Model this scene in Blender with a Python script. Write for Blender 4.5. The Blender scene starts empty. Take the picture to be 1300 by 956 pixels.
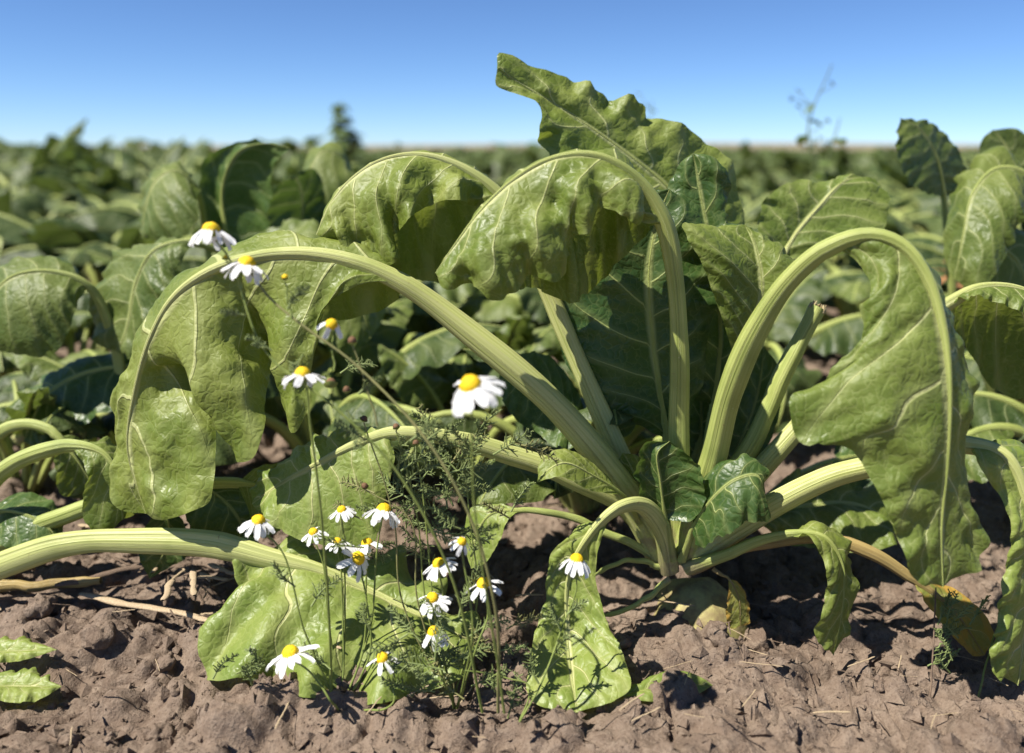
import bpy, math, random
import numpy as np
from mathutils import Vector

# ------------------------------------------------------------------ camera, sky, sun, exposure
F = 1050.0; CX, CY = 650.0, 433.0; HZ = 190.0; CAMZ = 0.419
PITCH = math.atan((CY - HZ) / F)
scene = bpy.context.scene
COL = scene.collection
cam_d = bpy.data.cameras.new('camera'); cam = bpy.data.objects.new('camera', cam_d); COL.objects.link(cam)
cam.location = (0, 0, CAMZ); cam.rotation_euler = (math.pi / 2 - PITCH, 0, 0)
cam_d.sensor_width = 36.0; cam_d.lens = 36.0 * F / 1300.0
cam_d.shift_y = -(478.0 - CY) / 1300.0
cam_d.clip_start = 0.02; cam_d.clip_end = 6000
cam_d.dof.use_dof = True; cam_d.dof.focus_distance = 0.76; cam_d.dof.aperture_fstop = 2.7
scene.camera = cam

SUN_EL = math.radians(56); SUN_AZ = math.radians(-116)      # azimuth from +Y (away from the camera), negative to the left
sdir = Vector((math.sin(SUN_AZ) * math.cos(SUN_EL), math.cos(SUN_AZ) * math.cos(SUN_EL), math.sin(SUN_EL)))
world = bpy.data.worlds.new('World'); scene.world = world; world.use_nodes = True
wn = world.node_tree.nodes; wl = world.node_tree.links
sky = wn.new('ShaderNodeTexSky'); sky.sky_type = 'NISHITA'; sky.sun_disc = False
sky.sun_elevation = SUN_EL; sky.sun_rotation = SUN_AZ
sky.altitude = 100; sky.air_density = 0.6; sky.dust_density = 0.0; sky.ozone_density = 10.0
bg = wn['Background']; bg.inputs['Strength'].default_value = 0.076
wl.new(sky.outputs[0], bg.inputs['Color'])
sun_d = bpy.data.lights.new('sun', 'SUN'); sun_d.energy = 5.0; sun_d.angle = math.radians(0.5); sun_d.color = (1.0, 0.95, 0.86)
sun = bpy.data.objects.new('sun', sun_d); COL.objects.link(sun)
sun.rotation_euler = (-sdir).to_track_quat('-Z', 'Y').to_euler(); sun.location = (-4, -0.5, 6)
vs = scene.view_settings
vs.view_transform = 'Standard'; vs.look = 'None'; vs.gamma = 1.0; vs.exposure = 0.95; vs.use_curve_mapping = False
scene.render.engine = 'CYCLES'; scene.cycles.use_denoising = True
scene.cycles.max_bounces = 6; scene.cycles.diffuse_bounces = 2; scene.cycles.glossy_bounces = 2; scene.cycles.transmission_bounces = 4; scene.cycles.transparent_max_bounces = 8

rng = np.random.default_rng(7); random.seed(7)

# ------------------------------------------------------------------ small maths
def at(px, py, Y):
    """the point on the line of sight of a place in the photograph that lies Y metres away"""
    x = (px - CX) / F; y = (CY - py) / F
    sp, cp = math.sin(PITCH), math.cos(PITCH)
    d = np.array((x, cp + y * sp, -sp + y * cp))
    return np.array((0, 0, CAMZ)) + d * (Y / d[1])

def pts(lst): return np.array([at(*p) for p in lst])

def _hash(ix, iy, iz, seed):
    h = (ix * 374761393 + iy * 668265263 + iz * 2147483647 + seed * 1274126177) & 0xffffffff
    h = ((h ^ (h >> 13)) * 1274126177) & 0xffffffff
    h = ((h ^ (h >> 16)) * 2246822519) & 0xffffffff
    return ((h ^ (h >> 15)) & 0xffffff) / float(0xffffff)

def vnoise(P, seed=0):
    """smooth value noise in -1..1 at points P (N,3)"""
    P = np.asarray(P, float); I = np.floor(P).astype(np.int64); f = P - I; f = f * f * f * (f * (f * 6 - 15) + 10)
    r = 0
    for dx in (0, 1):
        wx = f[:, 0] if dx else 1 - f[:, 0]
        for dy in (0, 1):
            wy = f[:, 1] if dy else 1 - f[:, 1]
            for dz in (0, 1):
                wz = f[:, 2] if dz else 1 - f[:, 2]
                r = r + wx * wy * wz * _hash(I[:, 0] + dx, I[:, 1] + dy, I[:, 2] + dz, seed)
    return r * 2 - 1

def fbm(P, seed=0, octs=4, gain=0.5):
    P = np.asarray(P, float); a = 1.0; s = 0
    for o in range(octs):
        s = s + a * vnoise(P * (2.03 ** o) + 17.3 * o, seed + o); a *= gain
    return s

def spline(P, n, even=True):
    """smooth curve through P, n points evenly spaced along it"""
    P = np.asarray(P, float)
    if len(P) == 2:
        return P[0] + (P[1] - P[0]) * np.linspace(0, 1, n)[:, None]
    d = np.sqrt(np.linalg.norm(np.diff(P, axis=0), axis=1)) + 1e-9
    k = np.concatenate([[0], np.cumsum(d)])
    T = np.zeros_like(P)
    T[1:-1] = ((P[1:-1] - P[:-2]) / d[:-1, None] * d[1:, None] + (P[2:] - P[1:-1]) / d[1:, None] * d[:-1, None]) / (d[:-1] + d[1:])[:, None]
    T[0] = (P[1] - P[0]) / d[0]; T[-1] = (P[-1] - P[-2]) / d[-1]
    q = np.linspace(0, k[-1], 40 * len(P)); i = np.clip(np.searchsorted(k, q, 'right') - 1, 0, len(P) - 2)
    h = d[i]; s = ((q - k[i]) / h)[:, None]; h = h[:, None]
    D = (2*s**3 - 3*s**2 + 1) * P[i] + (s**3 - 2*s**2 + s) * h * T[i] + (-2*s**3 + 3*s**2) * P[i+1] + (s**3 - s**2) * h * T[i+1]
    L = np.concatenate([[0], np.cumsum(np.linalg.norm(np.diff(D, axis=0), axis=1))])
    u = np.linspace(0, L[-1], n)
    return np.stack([np.interp(u, L, D[:, c]) for c in range(3)], 1)

def unit(v): return v / (np.linalg.norm(v, axis=-1, keepdims=True) + 1e-12)

# ------------------------------------------------------------------ mesh and object helpers
def mesh_of(name, V, Fc, mat, uv=None, smooth=True):
    me = bpy.data.meshes.new(name)
    V = np.asarray(V, np.float32); Fc = np.asarray(Fc, np.int32)
    nf, k = Fc.shape
    me.vertices.add(len(V)); me.vertices.foreach_set('co', V.ravel())
    me.loops.add(nf * k); me.loops.foreach_set('vertex_index', Fc.ravel())
    me.polygons.add(nf); me.polygons.foreach_set('loop_start', np.arange(0, nf * k, k, dtype=np.int32))
    me.polygons.foreach_set('loop_total', np.full(nf, k, np.int32))
    me.polygons.foreach_set('use_smooth', np.full(nf, smooth))
    if uv is not None:
        l = me.uv_layers.new(name='vein')
        l.data.foreach_set('uv', np.asarray(uv, np.float32)[Fc.ravel()].ravel())
    me.update(calc_edges=True); me.validate()
    if mat: me.materials.append(mat)
    return me

def part(name, me, parent, label=None):
    o = bpy.data.objects.new(name, me); COL.objects.link(o); o.parent = parent
    if label: o['label'] = label
    return o

def thing(name, label, cat, loc, group=None, mesh=None, kind=None):
    o = bpy.data.objects.new(name, mesh); COL.objects.link(o); o.location = [float(c) for c in loc]
    if label: o['label'] = label
    if cat: o['category'] = cat
    if group: o['group'] = group
    if kind: o['kind'] = kind
    if mesh is None: o.empty_display_size = 0.02
    return o

def grid_faces(n, m, off=0, wrap=False):
    i = np.arange(n - 1)[:, None]; j = np.arange(m if wrap else m - 1)[None, :]
    j2 = (j + 1) % m
    a = i * m + j; b = i * m + j2; c = (i + 1) * m + j2; d = (i + 1) * m + j
    return np.stack([a, b, c, d], -1).reshape(-1, 4) + off

class Bag:
    """several pieces of geometry joined into one mesh"""
    def __init__(s): s.V = []; s.F = []; s.U = []; s.n = 0
    def add(s, V, Fc, U=None):
        s.V.append(V); s.F.append(np.asarray(Fc) + s.n); s.n += len(V)
        s.U.append(np.zeros((len(V), 2)) if U is None else U)
    def mesh(s, name, mat, smooth=True):
        return mesh_of(name, np.concatenate(s.V), np.concatenate(s.F), mat, np.concatenate(s.U), smooth)

def frames(C):
    T = unit(np.gradient(C, axis=0)); n = len(C)
    N = np.zeros_like(C); ref = np.array((0, -1.0, 0)) if abs(T[0][1]) < 0.9 else np.array((1.0, 0, 0))
    v = ref - T[0] * ref.dot(T[0]); N[0] = v / np.linalg.norm(v)
    for i in range(1, n):
        v = N[i-1] - T[i] * N[i-1].dot(T[i]); N[i] = v / (np.linalg.norm(v) + 1e-12)
    return T, N, np.cross(T, N)

def tube(C, R, k=8, ribs=0, rib_amp=0.0, flat=1.0, cap=True):
    T, N, B = frames(C); R = np.broadcast_to(np.asarray(R, float), (len(C),))
    ph = np.arange(k) / k * 2 * math.pi
    g_ = np.random.default_rng(int(abs(C[0].sum() * 1e4)) % 9999 + k); rr = np.ones(k)
    if ribs:
        for q in (2, 3, 5, 7, 9, 11): rr = rr + rib_amp * g_.uniform(.25, .8) * np.cos(q * ph + g_.uniform(0, 6.28))
    V = C[:, None] + (R[:, None] * (np.cos(ph) * rr)[None])[..., None] * N[:, None] * flat + (R[:, None] * (np.sin(ph) * rr)[None])[..., None] * B[:, None]
    n = len(C); V = V.reshape(-1, 3); Fc = grid_faces(n, k, wrap=True)
    t = np.linspace(0, 1, n)
    U = np.stack([np.tile(ph / (2 * math.pi), n), np.repeat(t, k)], 1)
    if cap:
        V = np.concatenate([V, C[:1], C[-1:]]); j = np.arange(k); a = n * k; b = a + 1
        j2 = (j + 1) % k
        Fc = np.concatenate([Fc, np.stack([j2, j, np.full(k, a), np.full(k, a)], 1)[:, [0, 1, 2, 2]], np.stack([(n-1)*k + j, (n-1)*k + j2, np.full(k, b), np.full(k, b)], 1)]) if False else Fc
        U = np.concatenate([U, [[0, 0], [0, 1]]])
    return V, Fc, U

# ------------------------------------------------------------------ materials
def nmat(name):
    m = bpy.data.materials.new(name); m.use_nodes = True
    nt = m.node_tree; nt.nodes.clear()
    return m, nt.nodes, nt.links

def mathn(N, L, op, a, b=None, c=None, clamp=False):
    n = N.new('ShaderNodeMath'); n.operation = op; n.use_clamp = clamp
    for i, v in enumerate((a, b, c)):
        if v is None: continue
        if isinstance(v, (int, float)): n.inputs[i].default_value = v
        else: L.new(v, n.inputs[i])
    return n.outputs[0]

def mixc(N, L, fac, a, b, mode='MIX'):
    n = N.new('ShaderNodeMix'); n.data_type = 'RGBA'; n.blend_type = mode
    for k, v in ((0, fac), (6, a), (7, b)):
        if isinstance(v, (int, float)): n.inputs[k].default_value = v
        elif isinstance(v, tuple): n.inputs[k].default_value = (*v, 1)
        else: L.new(v, n.inputs[k])
    return n.outputs[2]

def noise(N, L, vec, scale, detail=3, rough=0.55, dist=0.0):
    n = N.new('ShaderNodeTexNoise'); n.inputs['Scale'].default_value = scale; n.inputs['Detail'].default_value = detail
    n.inputs['Roughness'].default_value = rough; n.inputs['Distortion'].default_value = dist
    if vec is not None: L.new(vec, n.inputs['Vector'])
    return n.outputs['Fac']

def ramp(N, L, fac, lo, hi, a=0.0, b=1.0):
    n = N.new('ShaderNodeMapRange'); n.clamp = True; n.interpolation_type = 'SMOOTHSTEP'
    for i, v in enumerate((fac, lo, hi, a, b)):
        if isinstance(v, (int, float)): n.inputs[i].default_value = v
        else: L.new(v, n.inputs[i])
    return n.outputs[0]

def leaf_material(name, base, alt, vein, trans, spots=0.0, spot_col=(0.3, 0.2, 0.05), rough=0.52, tr=0.25, vein_w=0.042):
    m, N, L = nmat(name)
    tc = N.new('ShaderNodeTexCoord'); uvn = N.new('ShaderNodeUVMap'); uvn.uv_map = 'vein'
    sep = N.new('ShaderNodeSeparateXYZ'); L.new(uvn.outputs[0], sep.inputs[0])
    U, V = sep.outputs[0], sep.outputs[1]
    ob = tc.outputs['Object']
    oi = N.new('ShaderNodeObjectInfo')
    # secondary veins: lines of whole-number U, thinner towards the margin
    d = mathn(N, L, 'PINGPONG', U, 0.5)
    w = mathn(N, L, 'MULTIPLY_ADD', V, -vein_w * 0.75, vein_w)
    sec = ramp(N, L, d, mathn(N, L, 'MULTIPLY', w, 0.35), w, 1.0, 0.0)
    sec = mathn(N, L, 'MULTIPLY', sec, ramp(N, L, V, 0.55, 0.98, 1.0, 0.15))
    halo = ramp(N, L, d, 0.0, 0.22, 0.22, 0.0)
    mid = ramp(N, L, V, 0.02, 0.075, 1.0, 0.0)
    vo = N.new('ShaderNodeTexVoronoi'); vo.feature = 'DISTANCE_TO_EDGE'; vo.inputs['Scale'].default_value = 105
    mp = N.new('ShaderNodeMixRGB'); mp.inputs[0].default_value = 0.02
    nz = N.new('ShaderNodeTexNoise'); nz.inputs['Scale'].default_value = 60; L.new(ob, nz.inputs['Vector'])
    L.new(ob, mp.inputs[1]); L.new(nz.outputs['Color'], mp.inputs[2]); L.new(mp.outputs[0], vo.inputs['Vector'])
    ter = ramp(N, L, vo.outputs['Distance'], 0.0, 0.06, 0.18, 0.0)
    v1 = mathn(N, L, 'MAXIMUM', sec, mid)
    vall = mathn(N, L, 'MAXIMUM', mathn(N, L, 'MAXIMUM', v1, ter), halo)
    big = noise(N, L, ob, 16, 3)
    col = mixc(N, L, ramp(N, L, big, 0.32, 0.68), base, alt)
    fine = noise(N, L, ob, 260, 3)
    col = mixc(N, L, 0.35, col, mixc(N, L, fine, (0.35, 0.35, 0.35), (0.65, 0.65, 0.65)), 'OVERLAY')
    hs = N.new('ShaderNodeHueSaturation'); L.new(col, hs.inputs['Color'])
    L.new(mathn(N, L, 'MULTIPLY_ADD', oi.outputs['Random'], 0.3, 0.85), hs.inputs['Value'])
    L.new(mathn(N, L, 'MULTIPLY_ADD', oi.outputs['Random'], -0.016, 0.507), hs.inputs['Hue'])
    col = mixc(N, L, vall, hs.outputs[0], vein)
    if spots > 0:
        sp = noise(N, L, ob, 38, 4, 0.6, 0.6)
        edge = ramp(N, L, V, 0.55, 1.0, -0.04, 0.10)
        s = ramp(N, L, mathn(N, L, 'ADD', sp, edge), 0.70 - spots * 0.22, 0.78 - spots * 0.2)
        col = mixc(N, L, s, col, spot_col)
    bump = N.new('ShaderNodeBump'); bump.inputs['Strength'].default_value = 0.55; bump.inputs['Distance'].default_value = 0.0022
    hgt = mathn(N, L, 'MULTIPLY_ADD', vo.outputs['Distance'], 1.1, mathn(N, L, 'MULTIPLY', fine, 0.22))
    hgt = mathn(N, L, 'ADD', hgt, mathn(N, L, 'MULTIPLY', v1, 0.8))
    hgt = mathn(N, L, 'ADD', hgt, mathn(N, L, 'MULTIPLY', noise(N, L, ob, 62, 3, 0.6), 1.1))
    L.new(hgt, bump.inputs['Height'])
    bs = N.new('ShaderNodeBsdfPrincipled'); L.new(col, bs.inputs['Base Color'])
    L.new(ramp(N, L, big, 0.3, 0.7, rough - 0.05, rough + 0.1), bs.inputs['Roughness'])
    bs.inputs['Specular IOR Level'].default_value = 0.36
    L.new(bump.outputs[0], bs.inputs['Normal'])
    tb = N.new('ShaderNodeBsdfTranslucent'); L.new(mixc(N, L, vall, trans, vein), tb.inputs['Color'])
    L.new(bump.outputs[0], tb.inputs['Normal'])
    mx = N.new('ShaderNodeMixShader'); mx.inputs[0].default_value = tr
    L.new(bs.outputs[0], mx.inputs[1]); L.new(tb.outputs[0], mx.inputs[2])
    o = N.new('ShaderNodeOutputMaterial'); L.new(mx.outputs[0], o.inputs['Surface'])
    return m

def petiole_material(name, a, b, dark):
    m, N, L = nmat(name)
    tc = N.new('ShaderNodeTexCoord'); uvn = N.new('ShaderNodeUVMap'); uvn.uv_map = 'vein'
    sep = N.new('ShaderNodeSeparateXYZ'); L.new(uvn.outputs[0], sep.inputs[0])
    cmb = N.new('ShaderNodeCombineXYZ')
    L.new(mathn(N, L, 'MULTIPLY', sep.outputs[0], 34), cmb.inputs[0]); L.new(mathn(N, L, 'MULTIPLY', sep.outputs[1], 1.6), cmb.inputs[1])
    st = noise(N, L, cmb.outputs[0], 1.0, 4, 0.6)
    big = noise(N, L, tc.outputs['Object'], 22, 2)
    col = mixc(N, L, ramp(N, L, st, 0.36, 0.64), a, b)
    col = mixc(N, L, ramp(N, L, st, 0.60, 0.78, 0.0, 0.7), col, dark)
    col = mixc(N, L, ramp(N, L, big, 0.45, 0.75, 0, 0.45), col, dark)
    fl = noise(N, L, tc.outputs['Object'], 420, 2)
    col = mixc(N, L, ramp(N, L, fl, 0.68, 0.76, 0, 0.5), col, (0.55, 0.52, 0.30))
    scar = noise(N, L, tc.outputs['Object'], 130, 4, 0.7, 0.8)
    col = mixc(N, L, ramp(N, L, scar, 0.66, 0.72, 0, 0.6), col, (0.22, 0.15, 0.06))
    dirt = noise(N, L, tc.outputs['Object'], 48, 5, 0.7)
    col = mixc(N, L, mathn(N, L, 'MULTIPLY', ramp(N, L, sep.outputs[1], 0.0, 0.16, 1.0, 0.0), ramp(N, L, dirt, 0.42, 0.6, 0, 0.75)), col, (0.20, 0.145, 0.10))
    bump = N.new('ShaderNodeBump'); bump.inputs['Strength'].default_value = 0.7; bump.inputs['Distance'].default_value = 0.002
    L.new(st, bump.inputs['Height'])
    bs = N.new('ShaderNodeBsdfPrincipled'); L.new(col, bs.inputs['Base Color']); bs.inputs['Roughness'].default_value = 0.42
    bs.inputs['Specular IOR Level'].default_value = 0.4
    L.new(bump.outputs[0], bs.inputs['Normal'])
    o = N.new('ShaderNodeOutputMaterial'); L.new(bs.outputs[0], o.inputs['Surface'])
    return m

def plain(name, a, b, scale=60, rough=0.6, bump=0.3, bdist=0.002, trans=None, spec=0.3):
    m, N, L = nmat(name)
    tc = N.new('ShaderNodeTexCoord'); nz = noise(N, L, tc.outputs['Object'], scale, 5, 0.62)
    col = mixc(N, L, ramp(N, L, nz, 0.3, 0.7), a, b)
    bs = N.new('ShaderNodeBsdfPrincipled'); L.new(col, bs.inputs['Base Color']); bs.inputs['Roughness'].default_value = rough
    bs.inputs['Specular IOR Level'].default_value = spec
    bp = N.new('ShaderNodeBump'); bp.inputs['Strength'].default_value = bump; bp.inputs['Distance'].default_value = bdist
    L.new(nz, bp.inputs['Height']); L.new(bp.outputs[0], bs.inputs['Normal'])
    out = bs.outputs[0]
    if trans:
        tb = N.new('ShaderNodeBsdfTranslucent'); tb.inputs['Color'].default_value = (*trans, 1)
        mx = N.new('ShaderNodeMixShader'); mx.inputs[0].default_value = 0.3; L.new(out, mx.inputs[1]); L.new(tb.outputs[0], mx.inputs[2]); out = mx.outputs[0]
    o = N.new('ShaderNodeOutputMaterial'); L.new(out, o.inputs['Surface'])
    return m

def soil_material():
    m, N, L = nmat('soil')
    tc = N.new('ShaderNodeNewGeometry'); ob = tc.outputs['Position']
    n1 = noise(N, L, ob, 7, 5); n2 = noise(N, L, ob, 90, 6, 0.68); n3 = noise(N, L, ob, 420, 4, 0.7)
    col = mixc(N, L, ramp(N, L, n1, 0.3, 0.7), (0.150, 0.107, 0.078), (0.212, 0.158, 0.118))
    col = mixc(N, L, ramp(N, L, n2, 0.36, 0.72, 0.0, 0.75), col, (0.268, 0.208, 0.158))
    col = mixc(N, L, ramp(N, L, n3, 0.52, 0.30, 0.0, 0.6), col, (0.075, 0.05, 0.037))
    gr = ramp(N, L, noise(N, L, ob, 900, 2), 0.70, 0.76, 0, 0.55)
    col = mixc(N, L, gr, col, (0.40, 0.34, 0.27))
    # beyond the beet field the land is pale stubble
    sp = N.new('ShaderNodeSeparateXYZ'); L.new(ob, sp.inputs[0])
    far = ramp(N, L, sp.outputs[1], 140, 190)
    fn = noise(N, L, ob, 0.02, 4)
    col = mixc(N, L, far, col, mixc(N, L, fn, (0.24, 0.19, 0.13), (0.19, 0.165, 0.115)))
    bp = N.new('ShaderNodeBump'); bp.inputs['Strength'].default_value = 0.9; bp.inputs['Distance'].default_value = 0.006
    L.new(mathn(N, L, 'MULTIPLY_ADD', n3, 0.35, n2), bp.inputs['Height'])
    bs = N.new('ShaderNodeBsdfPrincipled'); L.new(col, bs.inputs['Base Color']); bs.inputs['Roughness'].default_value = 0.95
    bs.inputs['Specular IOR Level'].default_value = 0.12; L.new(bp.outputs[0], bs.inputs['Normal'])
    o = N.new('ShaderNodeOutputMaterial'); L.new(bs.outputs[0], o.inputs['Surface'])
    return m

VE = (0.44, 0.46, 0.19)
M = {
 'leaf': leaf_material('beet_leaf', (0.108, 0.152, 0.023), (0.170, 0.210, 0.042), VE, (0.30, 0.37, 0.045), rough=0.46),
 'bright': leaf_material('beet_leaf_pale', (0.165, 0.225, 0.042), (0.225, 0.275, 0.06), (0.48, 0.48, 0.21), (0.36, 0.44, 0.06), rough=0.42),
 'dark': leaf_material('beet_leaf_deep_shaded', (0.040, 0.080, 0.017), (0.066, 0.112, 0.026), (0.30, 0.34, 0.12), (0.13, 0.21, 0.03), rough=0.38),  # deeper green, with the shade on inner leaves put into the colour
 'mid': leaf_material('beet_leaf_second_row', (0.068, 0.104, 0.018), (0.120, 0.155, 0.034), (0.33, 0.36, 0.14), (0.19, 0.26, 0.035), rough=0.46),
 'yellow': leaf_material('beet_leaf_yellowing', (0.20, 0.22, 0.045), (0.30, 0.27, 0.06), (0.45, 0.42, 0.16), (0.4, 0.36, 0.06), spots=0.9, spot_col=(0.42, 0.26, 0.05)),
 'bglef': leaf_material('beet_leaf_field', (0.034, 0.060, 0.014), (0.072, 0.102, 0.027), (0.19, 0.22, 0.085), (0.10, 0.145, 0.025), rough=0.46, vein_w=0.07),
 'pet': petiole_material('beet_petiole', (0.37, 0.40, 0.125), (0.27, 0.32, 0.075), (0.16, 0.21, 0.042)),
 'petpale': petiole_material('beet_petiole_pale', (0.46, 0.47, 0.19), (0.35, 0.38, 0.11), (0.21, 0.25, 0.06)),
 'petdry': petiole_material('beet_petiole_dry', (0.36, 0.27, 0.10), (0.27, 0.19, 0.07), (0.14, 0.10, 0.035)),
 'soil': soil_material(),
 'root': plain('beet_root_skin', (0.38, 0.35, 0.13), (0.20, 0.15, 0.075), 60, 0.7, 0.5, 0.003),
 'torn': plain('torn_petiole_end', (0.42, 0.36, 0.20), (0.22, 0.15, 0.07), 300, 0.8, 0.6, 0.001),
 'petal': plain('chamomile_petal', (0.80, 0.80, 0.80), (0.86, 0.86, 0.85), 200, 0.5, 0.15, 0.0005, (0.75, 0.75, 0.75)),
 'disc': plain('chamomile_disc', (0.80, 0.56, 0.012), (0.62, 0.38, 0.006), 900, 0.65, 0.8, 0.001),
 'stem': plain('chamomile_stem', (0.20, 0.24, 0.06), (0.13, 0.17, 0.04), 80, 0.5),
 'drystem': plain('dry_stem', (0.22, 0.21, 0.08), (0.16, 0.16, 0.06), 80, 0.6),
 'frond': plain('chamomile_frond', (0.14, 0.18, 0.06), (0.20, 0.24, 0.085), 90, 0.55),
 'brown': plain('withered_head', (0.16, 0.085, 0.04), (0.09, 0.05, 0.028), 300, 0.8),
 'straw': plain('straw', (0.46, 0.36, 0.23), (0.30, 0.215, 0.13), 120, 0.7, 0.5),
 'strawdk': plain('old_straw', (0.20, 0.14, 0.095), (0.11, 0.077, 0.055), 120, 0.8, 0.6),
 'weed': plain('weed_leaf', (0.10, 0.15, 0.04), (0.15, 0.20, 0.06), 60, 0.5, trans=(0.15, 0.22, 0.03)),
 'weedstem': plain('weed_stem', (0.12, 0.15, 0.06), (0.09, 0.12, 0.04), 60, 0.6),
 'rust': plain('rusty_seed', (0.26, 0.12, 0.05), (0.20, 0.10, 0.04), 60, 0.7),
}

# ------------------------------------------------------------------ ground
_cl = np.random.default_rng(11)
NB = 900
bump_x = _cl.uniform(-0.85, 0.85, NB); bump_y = _cl.uniform(0.46, 1.5, NB); bump_r = 0.006 + 0.03 * _cl.random(NB) ** 3.2
bump_f = _cl.uniform(0.35, 0.8, NB); bump_s = _cl.integers(0, 999, NB)
def ground_height(x, y, clods=True):
    x = np.asarray(x, float); y = np.asarray(y, float); sh = x.shape; x = x.ravel(); y = y.ravel()
    near = np.clip(1.5 - y / 3.0, 0, 1) * np.clip(2.0 - np.abs(x) / 2.0, 0, 1)
    z = np.full(len(x), -0.047)
    z += 0.008 * np.exp(-(((x - 0.10) / 0.16) ** 2 + ((y - 0.66) / 0.06) ** 2)) + 0.010 * np.exp(-(((x - 0.04) / 0.1) ** 2 + ((y - 0.84) / 0.06) ** 2))
    P = np.stack([x, y, np.zeros_like(x)], 1)
    z += near * 0.014 * fbm(P * 6.0, 3, 3)
    k = near > 0.3
    if clods and k.any():
        Pk = P[k]; zk = z[k]
        w = np.stack([vnoise(Pk * 60, 21), vnoise(Pk * 60, 22), np.zeros(len(Pk))], 1) * 0.004
        Q = Pk + w
        add = np.zeros(len(Pk))
        order = np.argsort(Q[:, 0]); qx = Q[order, 0]
        for bx, by, br, bf in zip(bump_x, bump_y, bump_r, bump_f):
            lo, hi = np.searchsorted(qx, (bx - br, bx + br)); ids = order[lo:hi]
            d2 = (Q[ids, 0] - bx) ** 2 + (Q[ids, 1] - by) ** 2; hit = d2 < br * br
            ids = ids[hit]; add[ids] = np.maximum(add[ids], np.sqrt(br * br - d2[hit]) * bf)
        rough = np.abs(vnoise(Pk * 24 + w[:, :1] * 40, 31)) * 1.9 + np.abs(vnoise(Pk * 55, 32)) * 1.1 + np.abs(vnoise(Pk * 125, 33)) * .55 - 1.0
        zk = zk + add + 0.0058 * rough - 0.010 * np.clip(np.abs(vnoise(Pk * 20, 41)) * -7 + 1.0, 0, 1) - 0.012 * np.clip(fbm(Pk * 26, 51, 2) * 2.2 - 1.0, 0, 1)
        z[k] = zk
    far = np.clip((y - 150) / 500, 0, 1)
    z += far * far * (3 - 2 * far) * (3.6 + 1.2 * np.sin(x * 0.004 + 1.0) + 0.6 * np.sin(x * 0.013))
    return z.reshape(sh)

def build_ground():
    xd = np.arange(-0.78, 0.7801, 0.0026); g = 0.0045; xs = []
    v = 0.78
    while v < 3200: v += g; g *= 1.14; xs.append(v)
    X = np.concatenate([-np.array(xs)[::-1], xd, xs])
    yd = np.arange(0.50, 1.25, 0.0026); ys = []; g = 0.0045; v = yd[-1]
    while v < 4200: v += g; g *= 1.09; ys.append(v)
    yb = [-50, -10, -3, -1, 0, 0.2, 0.3, 0.36, 0.40, 0.44, 0.47, 0.49]
    Yv = np.concatenate([yb, yd, ys])
    gx, gy = np.meshgrid(X, Yv)
    z = ground_height(gx, gy)
    V = np.stack([gx.ravel(), gy.ravel(), z.ravel()], 1)
    me = mesh_of('ground', V, grid_faces(len(Yv), len(X)), M['soil'])
    o = thing('ground', None, None, (0, 0, 0), mesh=me, kind='structure'); o['label'] = 'dry cracked brown soil of the beet field'
build_ground()
def gz(x, y): return float(ground_height(np.array([x]), np.array([y]))[0])

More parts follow.
